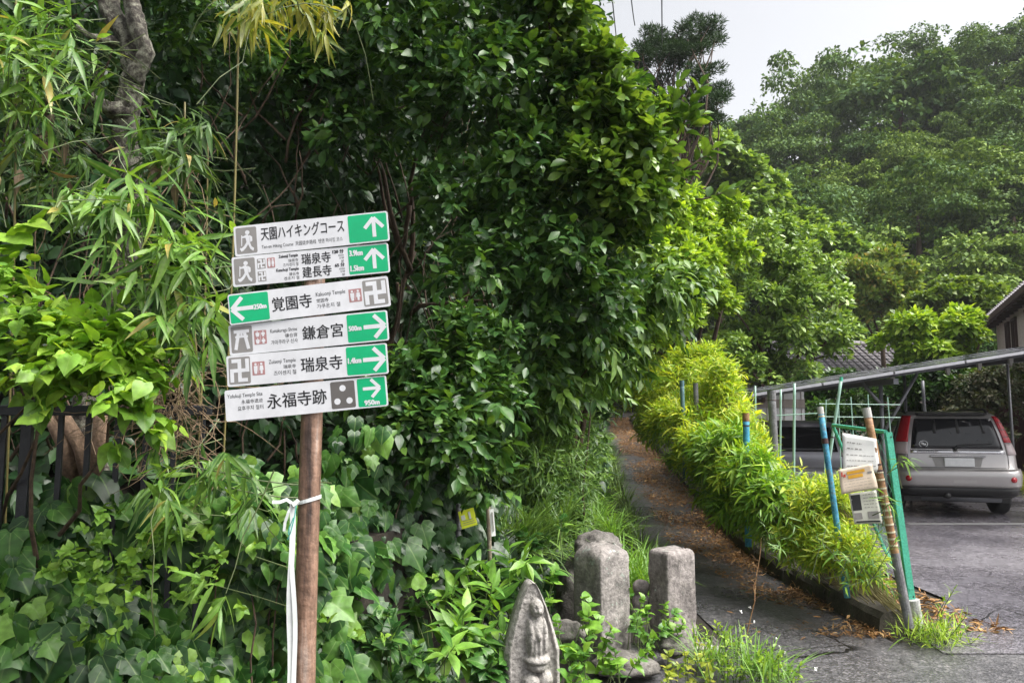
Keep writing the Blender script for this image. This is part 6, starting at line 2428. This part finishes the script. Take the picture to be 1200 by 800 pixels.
weed('wayside_weed', 'fine mixed weeds spreading towards the path right of the stones', spots(r, [(850, 765, 4.75, 14, 22, 8), (885, 775, 4.65, 12, 18, 8), (905, 792, 4.5, 10, 14, 6), (835, 745, 5.0, 8, 16, 5), (870, 790, 4.5, 12, 24, 6), (930, 795, 4.5, 3, 6, 4)]), M['treebright'], 'small', 'small', 8, .1, .9, .1, .042, 146, 100)
weed('shade_weed', 'dark leafy ground plants below the ivy left of the stones', spots(r, [(480, 720, 4.3, 8, 20, 16), (500, 680, 4.6, 8, 20, 14), (440, 760, 3.9, 8, 20, 14), (540, 655, 4.9, 6, 16, 10), (470, 770, 4.0, 6, 20, 12), (600, 700, 4.8, 6, 14, 14), (620, 650, 5.2, 8, 16, 10), (560, 792, 3.95, 8, 14, 8), (580, 780, 4.0, 5, 8, 8), (500, 790, 3.8, 6, 16, 8)]), M['ivy'], 'heart', 'heart', 6, .1, 1.0, .15, .085, 147, 200)
weed('gate_weed', 'upright pale weed at the foot of the green gate post', spots(r, [(1105, 720, 5.4, 3, 3, 8), (1112, 740, 5.4, 5, 8, 6), (1100, 752, 5.35, 6, 12, 4), (1080, 745, 5.4, 5, 10, 5), (1125, 752, 5.4, 4, 8, 4), (1060, 748, 5.4, 4, 10, 4)]), M['treebright'], 'bamboo', 'bamboo_lo', 9, .13, .7, .05, .075, 148, 120)
sp_ = []
weed('sapling', 'young sapling with feathery compound leaves under the notices', spots(r, [(1005, 650, 5.35, 3, 8, 8), (985, 665, 5.4, 3, 8, 6), (1020, 668, 5.3, 3, 8, 6), (970, 640, 5.5, 2, 8, 6), (905, 640, 6.0, 3, 8, 8), (920, 605, 6.2, 2, 8, 6)]), M['weed'], 'bamboo', 'bamboo_lo', 14, .24, 1.1, .1, .10, 149, 150, nup=1.0, dirup=.25, rnd=.5)
weed('bamboo_sprig', 'single bamboo sprig growing up beside the taped pole', spots(r, [(1060, 545, 5.4, 2, 4, 4), (1035, 590, 5.3, 2, 5, 4)]), M['weed'], 'bamboo', 'bamboo', 6, .06, .9, .5, .13, 150, 20)

# arching grass
def grass(label, boxes, m, L, seed, limit=150, per=14):
    r = np.random.default_rng(seed)
    P = np.array(spots(r, boxes))
    P[:, 2] = np.maximum(0, P[:, 2])
    root = empty('grass_clump', (P[:, 0].mean(), P[:, 1].mean(), 0), label, 'grass')
    Pn = np.repeat(P, per, 0) + r.normal(size=(len(P) * per, 3)) * np.array([.03, .03, 0])
    A = nrm(UP * .9 + r.normal(size=Pn.shape) * .5)
    N = nrm(UP * .5 + np.array([0, -.5, 0]) + r.normal(size=Pn.shape) * .4)
    N = np.where((np.sum(N * A, -1) > 0)[:, None], N, N)
    side = nrm(A * np.array([1, 1, 0]) + 1e-4)
    N = nrm(UP * .3 - side * 1.0 + r.normal(size=Pn.shape) * .1) * -1
    leaves(root, 'grass', m, Pn, A, -N, L * (.6 + .7 * r.random(len(Pn))), limit, name='blade', stuffname='blades', minpx=14)
    return root


grass('bright arching grass tuft behind the two pillars', [(735, 705, 5.9, 16, 12, 8), (745, 680, 6.3, 12, 8, 8), (715, 675, 6.2, 12, 12, 8), (752, 695, 6.0, 8, 8, 8), (690, 665, 6.5, 10, 14, 8)], M['grass'], .3, 151, 200)
grass('darker grass tuft by the wooden stake', [(600, 655, 5.5, 10, 16, 8), (630, 640, 5.7, 10, 14, 8), (570, 660, 5.4, 8, 14, 8), (655, 625, 6.0, 8, 12, 8)], M['bank'], .42, 152, 120)
grass('grass at the bottom edge right of the stones', [(880, 790, 4.5, 8, 16, 4), (850, 780, 4.6, 8, 14, 5), (910, 800, 4.4, 6, 10, 4)], M['grass'], .22, 153, 80)
grass('fringe of grass along the left edge of the path', [(695, 600, 7.6, 8, 5, 5), (703, 615, 7.2, 8, 5, 5), (693, 575, 8.4, 8, 4, 5), (712, 632, 6.7, 8, 6, 5)], M['grass'], .3, 154, 100)
grass('yellow-green grass strip behind the parked silver SUV at right edge', [(1200, 575, 13.2, 14, 8, 2), (1215, 570, 13.6, 14, 8, 3)], M['weedyellow'], .3, 156, 20)
grass('small tuft with dry blades by the gate foot', [(1110, 755, 5.4, 5, 12, 2), (1085, 752, 5.35, 5, 10, 3)], M['treebright'], .2, 155, 40)
EB = []
for Y in np.arange(7.6, 21, .5):
    q = proj(np.array([[float(path_x(Y)) - .70, Y, float(path_z(Y))]]))
    EB.append((float(q[0][0]), float(q[1][0]), Y, 3, 3.5, 1))
grass('ragged weeds and grass creeping onto the left side of the sloping path', EB, M['bank'], .34, 157, 60, 16)
# reddish flower stalk with white petals
fs_ = empty('flower_stalk', gnd(880, 5.0), 'thin reddish dry stalk with a few white flowers beside the path', 'flower')
mb = MB()
branch_mb(mb, r, at(876, 745, 5.0), at(893, 632, 5.0), .004, .002, .03, 6, 5)
for k_ in range(8):
    a = at(876, 745, 5.0).lerp(at(893, 632, 5.0), .3 + .08 * k_)
    branch_mb(mb, r, a, a + Vector((r.normal() * .06, r.normal() * .03, .05)), .002, .001, .05, 3, 4)
mb.build('stalk', M['tanwrap'], fs_)
P = np.array([at(px, py, Y) for px, py, Y in ((868, 716, 4.95), (879, 712, 5.0), (898, 745, 4.8), (911, 748, 4.7), (914, 758, 4.7), (920, 765, 4.6), (885, 728, 4.9), (956, 783, 4.5))])
Pn = np.repeat(P, 5, 0)
A = nrm(r.normal(size=Pn.shape))
leaves(fs_, 'petal', M['petal'], Pn, A, nrm(r.normal(size=Pn.shape)), np.full(len(Pn), .015), 0, name='petal', stuffname='petals')

# ------------------------------------------------------------------ leaf litter on the path
def clump(x, y):
    return np.array([noise.noise(Vector((a * 1.7, b * 1.1, 3))) for a, b in zip(x, y)])


lt = empty('leaf_litter', (2.3, 8, 0), kind='stuff')
r = np.random.default_rng(161)
n = 30000
y = 5.5 + 22 * r.random(n) ** 1.15
w = r.random(n)
edge = np.clip(1 - w ** np.where(y < 8, 2.2, 1.5), 0, 1)
x = np.array([KERB(v) for v in y]) - .02 - np.interp(y, [5, 7.5, 9.5, 12, 27], [.38, .5, .72, .78, .8]) * r.random(n) ** np.interp(y, [5, 9, 12, 27], [2.6, 1.6, 1.15, 1.1]) + .05 * r.normal(size=n)
x = np.where(r.random(n) < .02, path_x(y) - .5 + r.random(n), x)
z = path_z(y) + .015 + .03 * r.random(n) * np.exp(-((np.array([KERB(v) for v in y]) - x) / .2) ** 2)
P = np.stack([x, y, z], -1)
kd = np.array([KERB(v) for v in y]) - x
keep = r.random(n) < np.clip(.5 + 1.6 * clump(x, y) + np.interp(y, [5.5, 7.5, 9.0, 12], [-.25, -.2, .25, .5]) + np.exp(-(kd / .12) ** 2) * .5, .02, 1)
P, n = P[keep], int(keep.sum())
leaves(lt, 'litter', M['litter'], P, nrm(np.stack([r.normal(size=n), r.normal(size=n), r.normal(size=n) * .15], -1)), nrm(UP + r.normal(size=(n, 3)) * .35), .03 + .06 * r.random(n) ** 1.5, 0, stuffname='litter')
# bed litter under the hedge
n = 2500
y = 5.6 + 6 * r.random(n)
x = np.array([KERB(v) for v in y]) + .15 + .9 * r.random(n)
P = np.stack([x, y, ground_z(x, y) + .03], -1)
leaves(lt, 'litter', M['litter'], P, nrm(np.stack([r.normal(size=n), r.normal(size=n), r.normal(size=n) * .3], -1)), nrm(UP + r.normal(size=(n, 3)) * .5), .05 + .08 * r.random(n), 0, stuffname='bed_litter')

finish_plants()

# ------------------------------------------------------------------ thin rainy air
mb = MB()
mb.box((0, 60, 27.4), (460, 340, 57.2))
hz = mb.build('haze', None)
hz['kind'] = 'stuff'
hm = bpy.data.materials.new('haze_air')
hm.use_nodes = True
hn_ = hm.node_tree.nodes
hn_.remove(hn_['Principled BSDF'])
pv = hn_.new('ShaderNodeVolumePrincipled')
pv.inputs['Color'].default_value = (.93, .94, 1.0, 1)
pv.inputs['Density'].default_value = HAZE
hm.node_tree.links.new(pv.outputs[0], hn_['Material Output'].inputs['Volume'])
hz.data.materials.append(hm)
